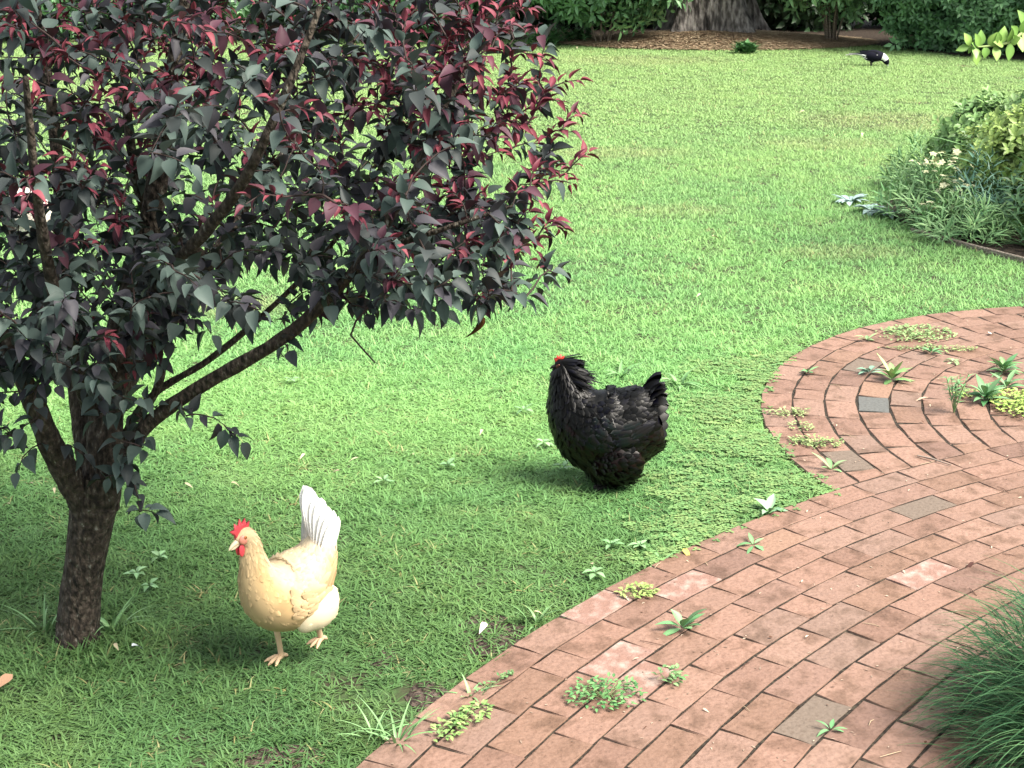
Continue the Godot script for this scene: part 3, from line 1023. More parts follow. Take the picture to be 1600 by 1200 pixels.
func plum_tree() -> void:
	var t := thing("purple_leaf_tree", "small purple leaved plum tree with red shoots at left foreground", "tree", BASE)
	var o := BASE
	# trunk: swollen and ridged, with a flare
	var mb := MB.new()
	var tp := spline([Vector3(-1.200, -0.034, -3.800), Vector3(-1.188, 0.052, -3.810), Vector3(-1.171, 0.162, -3.820), Vector3(-1.143, 0.285, -3.820), Vector3(-1.118, 0.397, -3.820), Vector3(-1.097, 0.497, -3.820)], 6)
	var n := tp.size()
	var prev := -1
	for i in n:
		var u := float(i) / (n - 1)
		var p: Vector3 = tp[i] - o
		var s := mb.v.size()
		for k in 28:
			var a := TAU * k / 28
			var r := 0.055 + 0.026 * exp(-u * 9.0) * (0.6 + 0.6 * cos(a * 3.0 + .7)) + 0.012 * smoothstep(.55, 1.0, u)
			r *= 1.0 + 0.10 * nz.get_noise_3d(cos(a) * 22, p.y * 60, sin(a) * 22) + 0.16 * nz.get_noise_3d(cos(a) * 8 + 9, p.y * 24, sin(a) * 8)
			mb.vert(p + Vector3(cos(a) * r, 0, sin(a) * r))
		if prev >= 0: mb.ring_skin(prev, s, 28)
		prev = s
	obj("trunk", mb.done(), M.bark, t)
	var nodes := PackedVector3Array()
	var limbs := [
		[[Vector3(-1.110, 0.397, -3.820), Vector3(-1.088, 0.517, -3.840), Vector3(-1.075, 0.651, -3.870), Vector3(-1.041, 0.816, -3.910), Vector3(-0.991, 0.981, -3.950), Vector3(-0.937, 1.169, -3.950), Vector3(-0.889, 1.385, -3.950), Vector3(-0.832, 1.613, -3.920), Vector3(-0.779, 1.874, -3.900)], .058, .014],
		[[Vector3(-1.123, 0.426, -3.840), Vector3(-1.144, 0.532, -3.900), Vector3(-1.177, 0.691, -3.970), Vector3(-1.193, 0.857, -4.020), Vector3(-1.212, 1.109, -4.080), Vector3(-1.219, 1.431, -4.100), Vector3(-1.241, 1.743, -4.100)], .038, .01],
		[[Vector3(-1.132, 0.382, -3.810), Vector3(-1.154, 0.484, -3.760), Vector3(-1.182, 0.622, -3.700), Vector3(-1.199, 0.770, -3.640), Vector3(-1.240, 0.923, -3.600), Vector3(-1.353, 1.098, -3.600), Vector3(-1.466, 1.300, -3.600)], .042, .012],
		[[Vector3(-1.080, 0.405, -3.800), Vector3(-1.002, 0.569, -3.740), Vector3(-0.921, 0.674, -3.700), Vector3(-0.799, 0.772, -3.650), Vector3(-0.554, 0.937, -3.550), Vector3(-0.420, 1.063, -3.500), Vector3(-0.332, 1.167, -3.470), Vector3(-0.244, 1.312, -3.450), Vector3(-0.157, 1.485, -3.450), Vector3(-0.079, 1.649, -3.500)], .024, .006],
		[[Vector3(-1.085, 0.432, -3.870), Vector3(-1.022, 0.600, -3.860), Vector3(-0.936, 0.707, -3.850), Vector3(-0.787, 0.799, -3.850), Vector3(-0.614, 0.943, -3.860), Vector3(-0.464, 1.095, -3.900), Vector3(-0.330, 1.303, -3.950), Vector3(-0.247, 1.509, -4.000)], .0125, .004],
		[[Vector3(-0.994, 0.634, -3.840), Vector3(-0.944, 0.696, -3.830), Vector3(-0.916, 0.756, -3.820), Vector3(-0.907, 0.804, -3.820)], .013, .009],
		[[Vector3(-1.071, 0.634, -3.920), Vector3(-1.026, 0.754, -4.000), Vector3(-0.948, 0.840, -4.050), Vector3(-0.875, 0.922, -4.100), Vector3(-0.841, 0.994, -4.100), Vector3(-0.889, 1.044, -4.100), Vector3(-0.948, 1.087, -4.080), Vector3(-0.983, 1.156, -4.060), Vector3(-0.991, 1.312, -4.000), Vector3(-0.973, 1.583, -3.900)], .034, .011],
		[[Vector3(-0.879, 0.922, -4.100), Vector3(-0.762, 1.100, -4.300), Vector3(-0.617, 1.307, -4.500), Vector3(-0.450, 1.572, -4.600)], .018, .006],
		[[Vector3(-1.094, 0.634, -3.920), Vector3(-1.351, 0.819, -4.300), Vector3(-1.510, 1.061, -4.500), Vector3(-1.622, 1.480, -4.600)], .028, .009],
		[[Vector3(-1.014, 0.860, -3.880), Vector3(-0.803, 1.110, -3.550), Vector3(-0.597, 1.340, -3.300), Vector3(-0.476, 1.545, -3.200), Vector3(-0.389, 1.738, -3.200)], .02, .006],
		[[Vector3(-1.120, 0.654, -3.860), Vector3(-1.054, 1.042, -3.450), Vector3(-1.014, 1.321, -3.250), Vector3(-0.984, 1.603, -3.150)], .02, .006],
		[[Vector3(-0.332, 1.167, -3.470), Vector3(-0.216, 1.217, -3.400), Vector3(-0.099, 1.264, -3.360), Vector3(0.000, 1.301, -3.340)], .009, .003],
	]
	for L in limbs:
		var pts := spline(L[0], 6)
		for k in pts.size():
			pts[k] = pts[k] - o
			nodes.append(pts[k])
		mb = MB.new()
		tube(mb, pts, ramp(pts.size(), L[1], L[2]), 12, Color.WHITE, 0.22)
		obj("limb", mb.done(), M.bark, t)

	# where twig ends should come to lie: lobes of the crown [centre, radii, how many, redness]
	var lobes := [
		[Vector3(-0.765, 1.482, -3.950), Vector3(.80, .64, 1.0), 330],
		[Vector3(-0.216, 1.403, -3.720), Vector3(.38, .48, .6), 200],
		[Vector3(-1.202, 1.189, -3.850), Vector3(.52, .66, .75), 160],
		[Vector3(-0.117, 1.194, -3.450), Vector3(.26, .16, .3), 60],
		[Vector3(-0.574, 1.112, -3.750), Vector3(.42, .13, .5), 44],
		[Vector3(-1.209, 0.841, -3.600), Vector3(.2, .22, .25), 18],
		[Vector3(-0.988, 1.006, -3.650), Vector3(.32, .25, .35), 55],
		[Vector3(-0.774, 1.963, -3.900), Vector3(1.0, .42, .9), 130],
		[Vector3(-0.790, 1.578, -3.500), Vector3(.5, .34, .3), 80],
		[Vector3(-0.118, 1.597, -3.600), Vector3(.2, .28, .3), 60],
		[Vector3(-1.046, 1.134, -3.450), Vector3(.25, .25, .2), 24],
	]
	var ends := []
	for l in lobes:
		for k in l[2]:
			var d := Vector3(rng.randfn(), rng.randfn(), rng.randfn()).normalized() * pow(rng.randf(), 0.45)
			ends.append([l[0] - o + d * l[1], 0])
	for p in [Vector3(-0.982, 0.708, -3.700), Vector3(-0.997, 0.577, -3.680), Vector3(-0.976, 0.533, -3.680), Vector3(-1.035, 0.838, -3.720), Vector3(-0.808, 0.725, -3.600), Vector3(-0.710, 0.707, -3.580), Vector3(-0.671, 0.668, -3.570), Vector3(-0.535, 0.922, -3.520), Vector3(-1.234, 0.581, -3.600), Vector3(-0.905, 0.469, -3.600), Vector3(-0.951, 0.461, -3.620), Vector3(-0.337, 1.019, -3.480), Vector3(-0.297, 1.055, -3.460), Vector3(-0.162, 1.035, -3.420), Vector3(-0.237, 1.037, -3.440), Vector3(-0.732, 0.939, -3.600), Vector3(-0.777, 0.971, -3.600), Vector3(-1.020, 0.759, -3.700), Vector3(-1.148, 0.824, -3.550), Vector3(-0.932, 0.619, -3.660), Vector3(-1.048, 0.696, -3.660), Vector3(-1.096, 0.603, -3.680), Vector3(-0.989, 0.643, -3.640), Vector3(-0.938, 0.758, -3.640), Vector3(-1.083, 0.847, -3.660), Vector3(-0.894, 0.868, -3.620), Vector3(-1.146, 0.752, -3.520), Vector3(-1.105, 0.824, -3.550), Vector3(-1.050, 0.533, -3.680), Vector3(-0.943, 0.825, -3.600), Vector3(-1.039, 0.808, -3.600), Vector3(-1.206, 0.710, -3.500)]:
		ends.append([p - o, 2])
	for p in [Vector3(0.142, 1.563, -3.450), Vector3(0.152, 1.478, -3.500), Vector3(0.167, 1.407, -3.400), Vector3(0.121, 1.364, -3.400), Vector3(0.094, 1.260, -3.380), Vector3(0.064, 1.175, -3.350), Vector3(0.067, 1.754, -3.600), Vector3(0.017, 1.740, -3.600), Vector3(0.129, 1.450, -3.450), Vector3(0.086, 1.593, -3.500), Vector3(0.071, 1.528, -3.450), Vector3(-0.058, 1.712, -3.600), Vector3(-0.036, 1.649, -3.500), Vector3(0.000, 1.607, -3.500), Vector3(-0.092, 1.691, -3.500), Vector3(-0.141, 1.653, -3.450), Vector3(-0.868, 1.666, -3.300), Vector3(-0.832, 1.613, -3.300), Vector3(-0.876, 1.588, -3.280), Vector3(-0.806, 1.692, -3.300), Vector3(-0.626, 1.687, -3.200), Vector3(-0.700, 1.558, -3.200), Vector3(-0.977, 1.558, -3.200), Vector3(-1.007, 1.725, -3.200), Vector3(-0.252, 1.575, -3.400), Vector3(-0.209, 1.616, -3.400), Vector3(-0.277, 1.657, -3.400), Vector3(-0.154, 1.575, -3.400), Vector3(0.029, 1.457, -3.450), Vector3(-0.014, 1.531, -3.420), Vector3(0.050, 1.375, -3.420)]:
		ends.append([p - o, 1])
	ends.sort_custom(func(a, b): return Vector2(a[0].x - .25, a[0].z).length() + absf(a[0].y - 1.0) < Vector2(b[0].x - .25, b[0].z).length() + absf(b[0].y - 1.0))

	var tw := MB.new()
	var spots := []          # every leaf: [transform, length, width, colour index]
	for e in ends:
		var end: Vector3 = e[0]
		var best := -1
		var bd := 1e9
		for i in nodes.size():
			var q := nodes[i]
			var d := q.distance_to(end) + maxf(0.0, q.y - end.y) * (0.9 if e[1] != 2 else 0.2)
			if d < bd:
				bd = d
				best = i
		var s := nodes[best]
		var len := s.distance_to(end)
		if len < 0.02: continue
		var bend := Vector3(rf(-.12, .12), rf(.02, .2) if e[1] != 2 else rf(.05, .2), rf(-.12, .12)) * len
		var pts := []
		var k := clampi(int(len / 0.05) + 3, 4, 11)
		for i in k:
			var u := float(i) / (k - 1)
			var p := s.lerp(end, u) + bend * sin(PI * u) + Vector3(nz.get_noise_3dv(end * 50 + Vector3(u * 40, 0, 0)), nz.get_noise_3dv(end * 50 + Vector3(0, u * 40, 9)), nz.get_noise_3dv(end * 50 + Vector3(3, 0, u * 40))) * 0.03 * minf(1.0, len * 3.0)
			if i == 0: p = s
			pts.append(p)
			if i > 0: nodes.append(p)
		tube(tw, pts, ramp(k, 0.0016 + 0.008 * minf(len, 0.7), 0.0011), 5)
		# leaves along the outer part
		var wx: float = end.x + o.x
		var wy: float = end.y
		var redness := smoothstep(-.5, .1, wx) * smoothstep(.92, 1.22, wy) * 0.42 + 0.05 + 0.42 * smoothstep(1.12, 1.42, wy) + 0.25 * (1.0 - smoothstep(.12, .3, Vector2(wx + 1.02, wy - 1.5).length()))
		var is_red: bool = e[1] == 1 or rng.randf() < redness
		var reach := minf(len, 0.30 if e[1] != 2 else 0.14)
		var cnt := int(reach / 0.0165) + 5
		if e[1] == 2: cnt = 6
		var spin := rf(0, TAU)
		for j in cnt:
			var back := reach * float(j) / cnt
			var f := (1.0 - back / len) * (k - 1)
			var i0 := clampi(int(f), 0, k - 2)
			var at: Vector3 = (pts[i0] as Vector3).lerp(pts[i0 + 1], clampf(f - i0, 0, 1))
			var tdir: Vector3 = ((pts[i0 + 1] as Vector3) - (pts[i0] as Vector3)).normalized()
			spin += 2.4
			var sb := basis_from(tdir, Vector3.UP)
			var side := sb.y * cos(spin) + sb.z * sin(spin)
			var red_here: bool = is_red and (float(j) / cnt < rf(.35, .8) or e[1] == 1)
			var dir := side * 0.9 + tdir * (0.9 if red_here else 0.45) + Vector3(0, (0.25 if red_here else -0.22) + rf(-.5, .35), 0)
			if j == 0: dir = tdir + Vector3(0, -.15, 0)
			var ln := rf(.032, .060)
			var wd := ln * rf(.56, .80)
			var ci := rng.randi() % 4
			if red_here:
				ln = rf(.022, .042)
				wd = ln * rf(.36, .5)
				ci = 4 + rng.randi() % 3
			elif is_red and rng.randf() < 0.4:
				ci = 7
			spots.append([Transform3D(basis_from(dir, Vector3.UP + Vector3(rf(-.5, .5), 0, rf(-.3, .6))), at), ln, wd, ci])
	tag(obj("twigs", tw.done(), M.twig, t), "", "", "", "stuff")

	var tints := [Color(.050, .074, .066), Color(.044, .043, .053), Color(.068, .098, .088), Color(.034, .042, .043), Color(.13, .026, .042), Color(.18, .040, .056), Color(.09, .020, .034), Color(.065, .026, .040)]
	var forms := []
	for k in 4:
		mb = MB.new()
		leaf(mb, Transform3D.IDENTITY, 1.0, 1.0, Color.WHITE, [0.16, 0.26, 0.1, 0.2][k], [0.35, 0.15, 0.55, 0.25][k], 6, 0)
		forms.append(mb.done())
	# the three hundred nearest leaves are parts of their own

	spots.sort_custom(func(a, b): return (a[0].origin + o).distance_to(EYE) < (b[0].origin + o).distance_to(EYE))
	var inst := [[], [], [], []]
	var cols := [[], [], [], []]
	var made := 0
	var leaf_m := []
	for c in tints:
		var m: StandardMaterial3D = M.plum.duplicate()
		m.vertex_color_use_as_albedo = false
		m.albedo_color = (c as Color).linear_to_srgb()
		leaf_m.append(m)
	for i in spots.size():
		var sp = spots[i]
		var xf: Transform3D = sp[0] * Transform3D(Basis.from_scale(Vector3(sp[1], sp[1], sp[2])), Vector3(0.006, 0, 0))
		if made < 300 and seen_from_here(xf.origin + o, 0.0):
			var l := obj("leaf", forms[i % 4], leaf_m[sp[3]], t)
			l.transform = xf
			made += 1
		else:
			inst[i % 4].append(xf)
			cols[i % 4].append((tints[sp[3]] as Color) * rf(.75, 1.3))
	for k in 4:
		many("foliage" if k == 0 else "foliage_%03d" % k, forms[k], M.plum, inst[k], cols[k], t)
	# a thin bare broken twig and a curled dead leaf that hang below the crown
	mb = MB.new()
	tube(mb, [Vector3(-0.335, 1.040, -3.460) - o, Vector3(-0.363, 1.009, -3.450) - o, Vector3(-0.376, 0.975, -3.450) - o, Vector3(-0.350, 0.942, -3.450) - o, Vector3(-0.321, 0.908, -3.450) - o], [.0028, .0026, .0026, .0022, .0018], 6)
	obj("broken_twig", mb.done(), M.twig, t)
	mb = MB.new()
	tube(mb, [Vector3(-0.094, 1.066, -3.420) - o, Vector3(-0.081, 1.043, -3.420) - o, Vector3(-0.072, 1.024, -3.420) - o], [.002, .002, .0015], 5, Color(.05, .03, .02))
	leaf(mb, Transform3D(basis_from(Vector3(-.06, -1, 0), Vector3(1, 0, .4)), Vector3(-0.075, 1.035, -3.420) - o), .075, .02, Color(.12, .055, .022), .9, .5, 7, 0)
	var dl := obj("dead_leaf", mb.done(), M.matte_leaf, t)
	dl.set_meta("label", "curled brown dead leaf hanging below the crown")
	# pale stone seen through the crown on the left
	mb = MB.new()
	prev = -1
	for i in 9:
		var u := float(i) / 8.0
		var s := mb.v.size()
		for k in 16:
			var a := TAU * k / 16
			var r := 0.16 * pow(sin(PI * clampf(u * .86 + .12, 0, 1)), .5) * (1.0 + .22 * nz.get_noise_3d(cos(a) * 12, u * 20, sin(a) * 12))
			mb.vert(Vector3(cos(a) * r, u * .34 - .03, sin(a) * r * .7))
		if prev >= 0: mb.ring_skin(prev, s, 16)
		prev = s
	var top := mb.vert(Vector3(0, .31, 0))
	for k in 16: mb.tri(prev + k, prev + (k + 1) % 16, top)
	var st := obj("garden_stone", mb.done(), M.stone)
	st.position = Vector3(-2.906, 0.000, -9.113)
	tag(st, "pale upright stone on the lawn seen through the purple tree's left side", "stone")


# ---------- birds ----------
class Loft:
	var st: Array          # [x, y, half width, half height] from tail to beak

	func at(u: float) -> Vector4:
		var f := clampf(u, 0.0, 0.99999) * (st.size() - 1)
		var i := int(f)
		var t := f - i
		var q := []
		for k in 4:
			var s = st[clampi(i - 1 + k, 0, st.size() - 1)]
			q.append(Vector4(s[0], s[1], s[2], s[3]))
		var r := Vector4()
		for k in 4:
			r[k] = cubic_interpolate(q[1][k], q[2][k], q[0][k], q[3][k], t)
		return r

	func frame(u: float) -> Array:
		var c := at(u)
		var a := at(maxf(0.0, u - 0.02))
		var b := at(minf(1.0, u + 0.02))
		var t := Vector2(b.x - a.x, b.y - a.y).normalized()
		return [c, t]

	func point(u: float, v: float) -> Vector3:
		var f := frame(u)
		var c: Vector4 = f[0]
		var t: Vector2 = f[1]
		var n := Vector2(-t.y, t.x)
		var s := sin(v) * maxf(c.w, 0.001)
		return Vector3(c.x + n.x * s, c.y + n.y * s, cos(v) * maxf(c.z, 0.001))

	func normal(u: float, v: float) -> Vector3:
		var du := point(minf(u + 0.01, 1.0), v) - point(maxf(u - 0.01, 0.0), v)
		var dv := point(u, v + 0.05) - point(u, v - 0.05)
		var n := du.cross(dv).normalized()
		var c := at(u)
		if n.dot(point(u, v) - Vector3(c.x, c.y, 0)) < 0: n = -n
		return n


func loft_mesh(L: Loft, nu: int, nv: int, col: Callable) -> ArrayMesh:
	var mb := MB.new()
	var prev := -1
	for i in nu + 1:
		var u := float(i) / nu
		var s := mb.v.size()
		for k in nv:
			var v := TAU * k / nv
			mb.vert(L.point(u, v), col.call(u, v))
		if prev >= 0: mb.ring_skin(prev, s, nv)
		prev = s
	var e := L.at(1.0)
	var tip := mb.vert(Vector3(e.x, e.y, 0), col.call(1.0, 0.0))
	for k in nv: mb.tri(prev + k, prev + (k + 1) % nv, tip)
	return mb.done()


func plumage(L: Loft, count: int, u0: float, u1: float, size: Callable, col: Callable, lift: float) -> ArrayMesh:
	var mb := MB.new()
	for k in count:
		var u := lerpf(u0, u1, (k + rng.randf()) / count)
		var v := rf(0, TAU)
		var p := L.point(u, v)
		var n := L.normal(u, v)
		var back := (L.point(maxf(u - 0.03, 0.0), v) - L.point(minf(u + 0.01, 1.0), v)).normalized()
		var tt: Vector2 = L.frame(u)[1]
		if back.dot(Vector3(tt.x, tt.y, 0)) > -.75: continue        # where a hollow folds the skin on itself
		var sz: Vector2 = size.call(u, v)
		back = (back + n.cross(back) * rf(-.16, .16)).normalized()
		var dir := (back + n * lift * rf(.4, 1.3)).normalized()
		leaf(mb, Transform3D(basis_from(dir, n), p - n * 0.002 - back * sz.x * 0.3), sz.x * rf(.85, 1.15), sz.y, (col.call(u, v) as Color) * (rf(.84, 1.12) if rng.randf() < .88 else rf(1.12, 1.35)), -0.16, 0.16, 5, 5)
	return mb.done()


func blob(at: Vector3, r: Vector3, col: Color, nu := 10, nv := 14) -> ArrayMesh:
	var mb := MB.new()
	var prev := -1
	for i in nu + 1:
		var a := PI * (float(i) / nu - 0.5)
		var s := mb.v.size()
		for k in nv:
			var b := TAU * k / nv
			mb.vert(at + Vector3(cos(b) * cos(a) * r.x, sin(a) * r.y, sin(b) * cos(a) * r.z), col)
		if prev >= 0: mb.ring_skin(prev, s, nv)
		prev = s
	return mb.done()


func slab(outline_pts: Array, thick: float, col: Color) -> ArrayMesh:
	# a flat fleshy shape in the x-y plane, thicker at its middle
	var mb := MB.new()
	var pts := PackedVector2Array()
	var mid := Vector2.ZERO
	for p in outline_pts:
		pts.append(p)
		mid += p / outline_pts.size()
	var n := pts.size()
	for p in pts: mb.vert(Vector3(p.x, p.y, 0), col)
	for sgn in [1.0, -1.0]:
		var s := mb.v.size()
		for p in pts:
			var q: Vector2 = p.lerp(mid, 0.22)
			mb.vert(Vector3(q.x, q.y, thick * sgn), col)
		for k in n:
			var k2 := (k + 1) % n
			if sgn > 0: mb.quad(k, k2, s + k2, s + k)
			else: mb.quad(k2, k, s + k, s + k2)
		var c := mb.vert(Vector3(mid.x, mid.y, thick * sgn), col)
		for k in n:
			if sgn > 0: mb.tri(s + k, s + (k + 1) % n, c)
			else: mb.tri(s + (k + 1) % n, s + k, c)
	return mb.done()


func leg(t: Node3D, hip: Vector3, knee: Vector3, foot: Vector3, thigh_r: float, thigh_col: Color, col: Color, thigh_mat: Material, fwd := 1.0, toe := 0.05) -> void:
	var mb := MB.new()
	var th := spline([hip, hip.lerp(knee, 0.5) + Vector3(0.006, 0, 0), knee], 5)
	tube(mb, th, [thigh_r * .8, thigh_r * .96, thigh_r * 1.02, thigh_r, thigh_r * .95, thigh_r * .84, thigh_r * .7, thigh_r * .56, thigh_r * .44, thigh_r * .34, thigh_r * .22], 14, thigh_col)
	var lg := obj("leg", mb.done(), thigh_mat, t)
	mb = MB.new()
	tube(mb, spline([knee + Vector3(0, .012, 0), knee.lerp(foot, .5) + Vector3(-.003, 0, 0), foot + Vector3(0, .008, 0)], 4), [.0105, .0100, .0092, .0088, .0086, .0086, .0088, .0094, .0105], 9, col, 0.08)
	for a in [-0.5, 0.0, 0.5, PI]:
		var d := Vector3(cos(a) * fwd, 0, sin(a))
		var l := toe if a != PI else toe * .5
		tube(mb, [foot + Vector3(0, .009, 0), foot + d * l * .4 + Vector3(0, .011, 0), foot + d * l * .8 + Vector3(0, .006, 0), foot + d * l * 1.05 + Vector3(0, .001, 0)], [.0074, .0066, .0055, .002], 7, col)
	obj("shank", mb.done(), M.solid, lg)


func head_parts(t: Node3D, eye: Vector3, beak0: Vector3, beak1: Vector3, beak_col: Color, eye_col: Color, r := 0.0045) -> void:
	var mb := MB.new()
	tube(mb, spline([beak0, beak0.lerp(beak1, .55) + Vector3(0, .003, 0), beak1], 4), [.0088, .0085, .0078, .007, .006, .005, .0038, .0024, .0006], 10, beak_col)
	tube(mb, spline([beak0 + Vector3(-.001, -.0065, 0), beak0.lerp(beak1, .5) + Vector3(-.002, -.0065, 0), beak0.lerp(beak1, .82) + Vector3(-.002, -.004, 0)], 3), [.0062, .0058, .0052, .0045, .0034, .002, .0006], 9, beak_col * .85)
	obj("beak", mb.done(), M.flesh, t)
	for s in [-1.0, 1.0]:
		var e := obj("eye", blob(Vector3(eye.x, eye.y, eye.z * s), Vector3(r, r, r * .7), eye_col, 8, 10), M.flesh, t)
		obj("pupil", blob(Vector3(eye.x + .0004, eye.y, eye.z * s + s * r * .45), Vector3(r * .55, r * .55, r * .35), Color(.004, .004, .004), 6, 8), M.black_feather, e)


func tail_fan(t: Node3D, feathers: Array, m: Material) -> void:
	# each entry: [base, direction, up, length, width, colour, droop]
	var tail: MeshInstance3D = null
	for f in feathers:
		var mb := MB.new()
		leaf(mb, Transform3D(basis_from(f[1], f[2]), f[0]), f[3], f[4], f[5], -0.08, f[6], 9, 5)
		if tail == null: tail = obj("tail", mb.done(), m, t)
		else: obj("tail_feather", mb.done(), m, tail)


func wing(t: Node3D, L: Loft, side: float, rows: Array, m: Material, col: Callable) -> void:
	# overlapping feathers in rows on the flank: [u, v, length, width, count, spread in v, droop of direction, stand off]
	var mb := MB.new()
	for r in rows:
		for k in int(r[4]):
			var w := (float(k) / maxf(r[4] - 1, 1) - 0.5)
			var u: float = r[0] + w * r[8]
			var v: float = r[1] + w * r[5]
			u += rf(-.018, .018)
			v += rf(-.07, .07)
			if side < 0: v = PI - v
			var p := L.point(u, v)
			var n := L.normal(u, v)
			var back := (L.point(maxf(u - .04, 0), v) - L.point(u, v)).normalized()
			back = (back + Vector3(0, r[6], 0) + n * .06).normalized()
			leaf(mb, Transform3D(basis_from(back, n), p + n * r[7] * rf(.5, .9)), r[2] * rf(.8, 1.12), r[3], (col.call(u, v) as Color) * rf(.84, 1.12), -0.22, 0.12, 6, 5)
	obj("wing", mb.done(), m, t)


func birds() -> void:
	buff_hen()
	black_hen()
	magpie()


func buff_hen() -> void:
	var t := thing("buff_hen", "pale buff hen with white upright tail and red comb walking on the lawn", "hen", Vector3(-.580, 0, -3.675), deg_to_rad(230))
	t.scale = Vector3(.87, 1.0, .86)
	var L := Loft.new()
	L.st = [[-.138, .405, .008, .020], [-.136, .37, .022, .034], [-.128, .325, .046, .048], [-.102, .276, .076, .068], [-.056, .240, .100, .090], [.0, .220, .110, .100], [.055, .222, .103, .098], [.100, .25, .082, .082], [.128, .295, .054, .060], [.138, .340, .038, .043], [.143, .376, .030, .033], [.150, .404, .0265, .0275], [.166, .419, .0235, .0245], [.184, .416, .0155, .0175], [.195, .411, .008, .009]]
	var col := func(u: float, v: float) -> Color:
		var up := sin(v)
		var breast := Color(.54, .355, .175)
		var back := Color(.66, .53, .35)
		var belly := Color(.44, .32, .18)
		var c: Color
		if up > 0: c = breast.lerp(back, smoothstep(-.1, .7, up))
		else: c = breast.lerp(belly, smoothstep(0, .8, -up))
		if u > .62: c = c.lerp(Color(.58, .43, .25), smoothstep(.62, .72, u) * .8)
		if u > .8: c = c.lerp(Color(.60, .45, .28), .7)
		c = c.lerp(Color(.80, .74, .62), 1.0 - smoothstep(.08, .24, u))
		var m := nz.get_noise_3d(u * 180.0, v * 24.0, 3.0)
		return c * (1.0 + .22 * m)
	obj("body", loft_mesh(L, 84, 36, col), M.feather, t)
	var size := func(u: float, _v: float) -> Vector2:
		if u > .84: return Vector2(.013, .008)
		if u > .64: return Vector2(.028, .008)
		if u < .22: return Vector2(.036, .016)
		return Vector2(.027, .016)
	tag(obj("plumage", plumage(L, 2700, .02, .93, size, col, .27), M.feather, t), "", "", "", "stuff")
	var wc := func(u: float, _v: float) -> Color: return Color(.60, .43, .25).lerp(Color(.48, .32, .17), smoothstep(.36, .26, u) * .8)
	var rows := [
		[.30, -.02, .095, .022, 8, .45, .02, .005, .06],
		[.36, -.02, .075, .024, 8, .6, -.02, .008, .05],
		[.41, -.02, .055, .026, 8, .7, -.08, .009, .03],
		[.455, -.02, .045, .026, 8, .65, -.15, .007, .03]]
	for s in [1.0, -1.0]:
		wing(t, L, s, rows, M.feather, wc)
	var white := Color(.94, .94, .93)
	var fan := []
	for s in [1.0, -1.0]:
		for i in 7:
			var a := deg_to_rad(-15.0 + i * 5.2)
			var z: float = (.004 + .0060 * i) * s
			fan.append([Vector3(-.116 + .002 * i, .330 - .010 * i, z), Vector3(-sin(a), cos(a), .10 * s * (i * .35)), Vector3(0, .15 * s, s), .165 - .0045 * i + rf(-.006, .006), .062, white * rf(.95, 1.02), .06 * (1 if i < 4 else 0)])
	tail_fan(t, fan, M.tail)
	# white fluff of the thighs
	var fl := func(_u: float, _v: float) -> Color: return Color(.70, .59, .42)
	for s in [1.0, -1.0]:
		var P := Loft.new()
		P.st = [[-.115, .165, .014, .02], [-.095, .172, .042, .050], [-.055, .175, .054, .062], [-.01, .166, .048, .058], [.025, .15, .026, .038], [.04, .145, .005, .01]]
		for q in P.st: pass
		var mesh := plumage(P, 170, .03, .97, func(_u, _v): return Vector2(.036, .022), fl, .16)
		var core := obj("thigh_fluff", loft_mesh(P, 20, 18, fl), M.feather, t)
		core.position.z = .066 * s
		obj("fluff_feathers", mesh, M.feather, core)
	leg(t, Vector3(.03, .165, .046), Vector3(.028, .105, .046), Vector3(.008, .004, .050), .040, Color(.60, .43, .24), Color(.62, .44, .28), M.feather, 1.0, .052)
	leg(t, Vector3(-.04, .165, -.045), Vector3(-.052, .125, -.046), Vector3(-.078, .052, -.042), .036, Color(.55, .40, .22), Color(.55, .38, .25), M.feather, 1.0, .045)
	head_parts(t, Vector3(.1775, .4225, .0205), Vector3(.190, .411, 0), Vector3(.226, .396, 0), Color(.66, .55, .38), Color(.55, .18, .05))
	var red := Color(.60, .06, .08)
	obj("comb", slab([Vector2(.198, .413), Vector2(.204, .430), Vector2(.219, .444), Vector2(.202, .444), Vector2(.202, .462), Vector2(.188, .451), Vector2(.181, .470), Vector2(.172, .454), Vector2(.160, .467), Vector2(.156, .449), Vector2(.142, .454), Vector2(.146, .440), Vector2(.158, .432), Vector2(.18, .424)], .0045, red), M.flesh, t)
	for s in [1.0, -1.0]:
		obj("face", blob(Vector3(.1765, .4160, .0115 * s), Vector3(.0185, .0145, .0088), Color(.62, .24, .18)), M.flesh, t)
		obj("wattle", blob(Vector3(.184, .386, .0075 * s), Vector3(.0105, .017, .0045), red), M.flesh, t)
		obj("ear_lobe", blob(Vector3(.158, .408, .0215 * s), Vector3(.0065, .008, .003), Color(.62, .40, .34)), M.flesh, t)


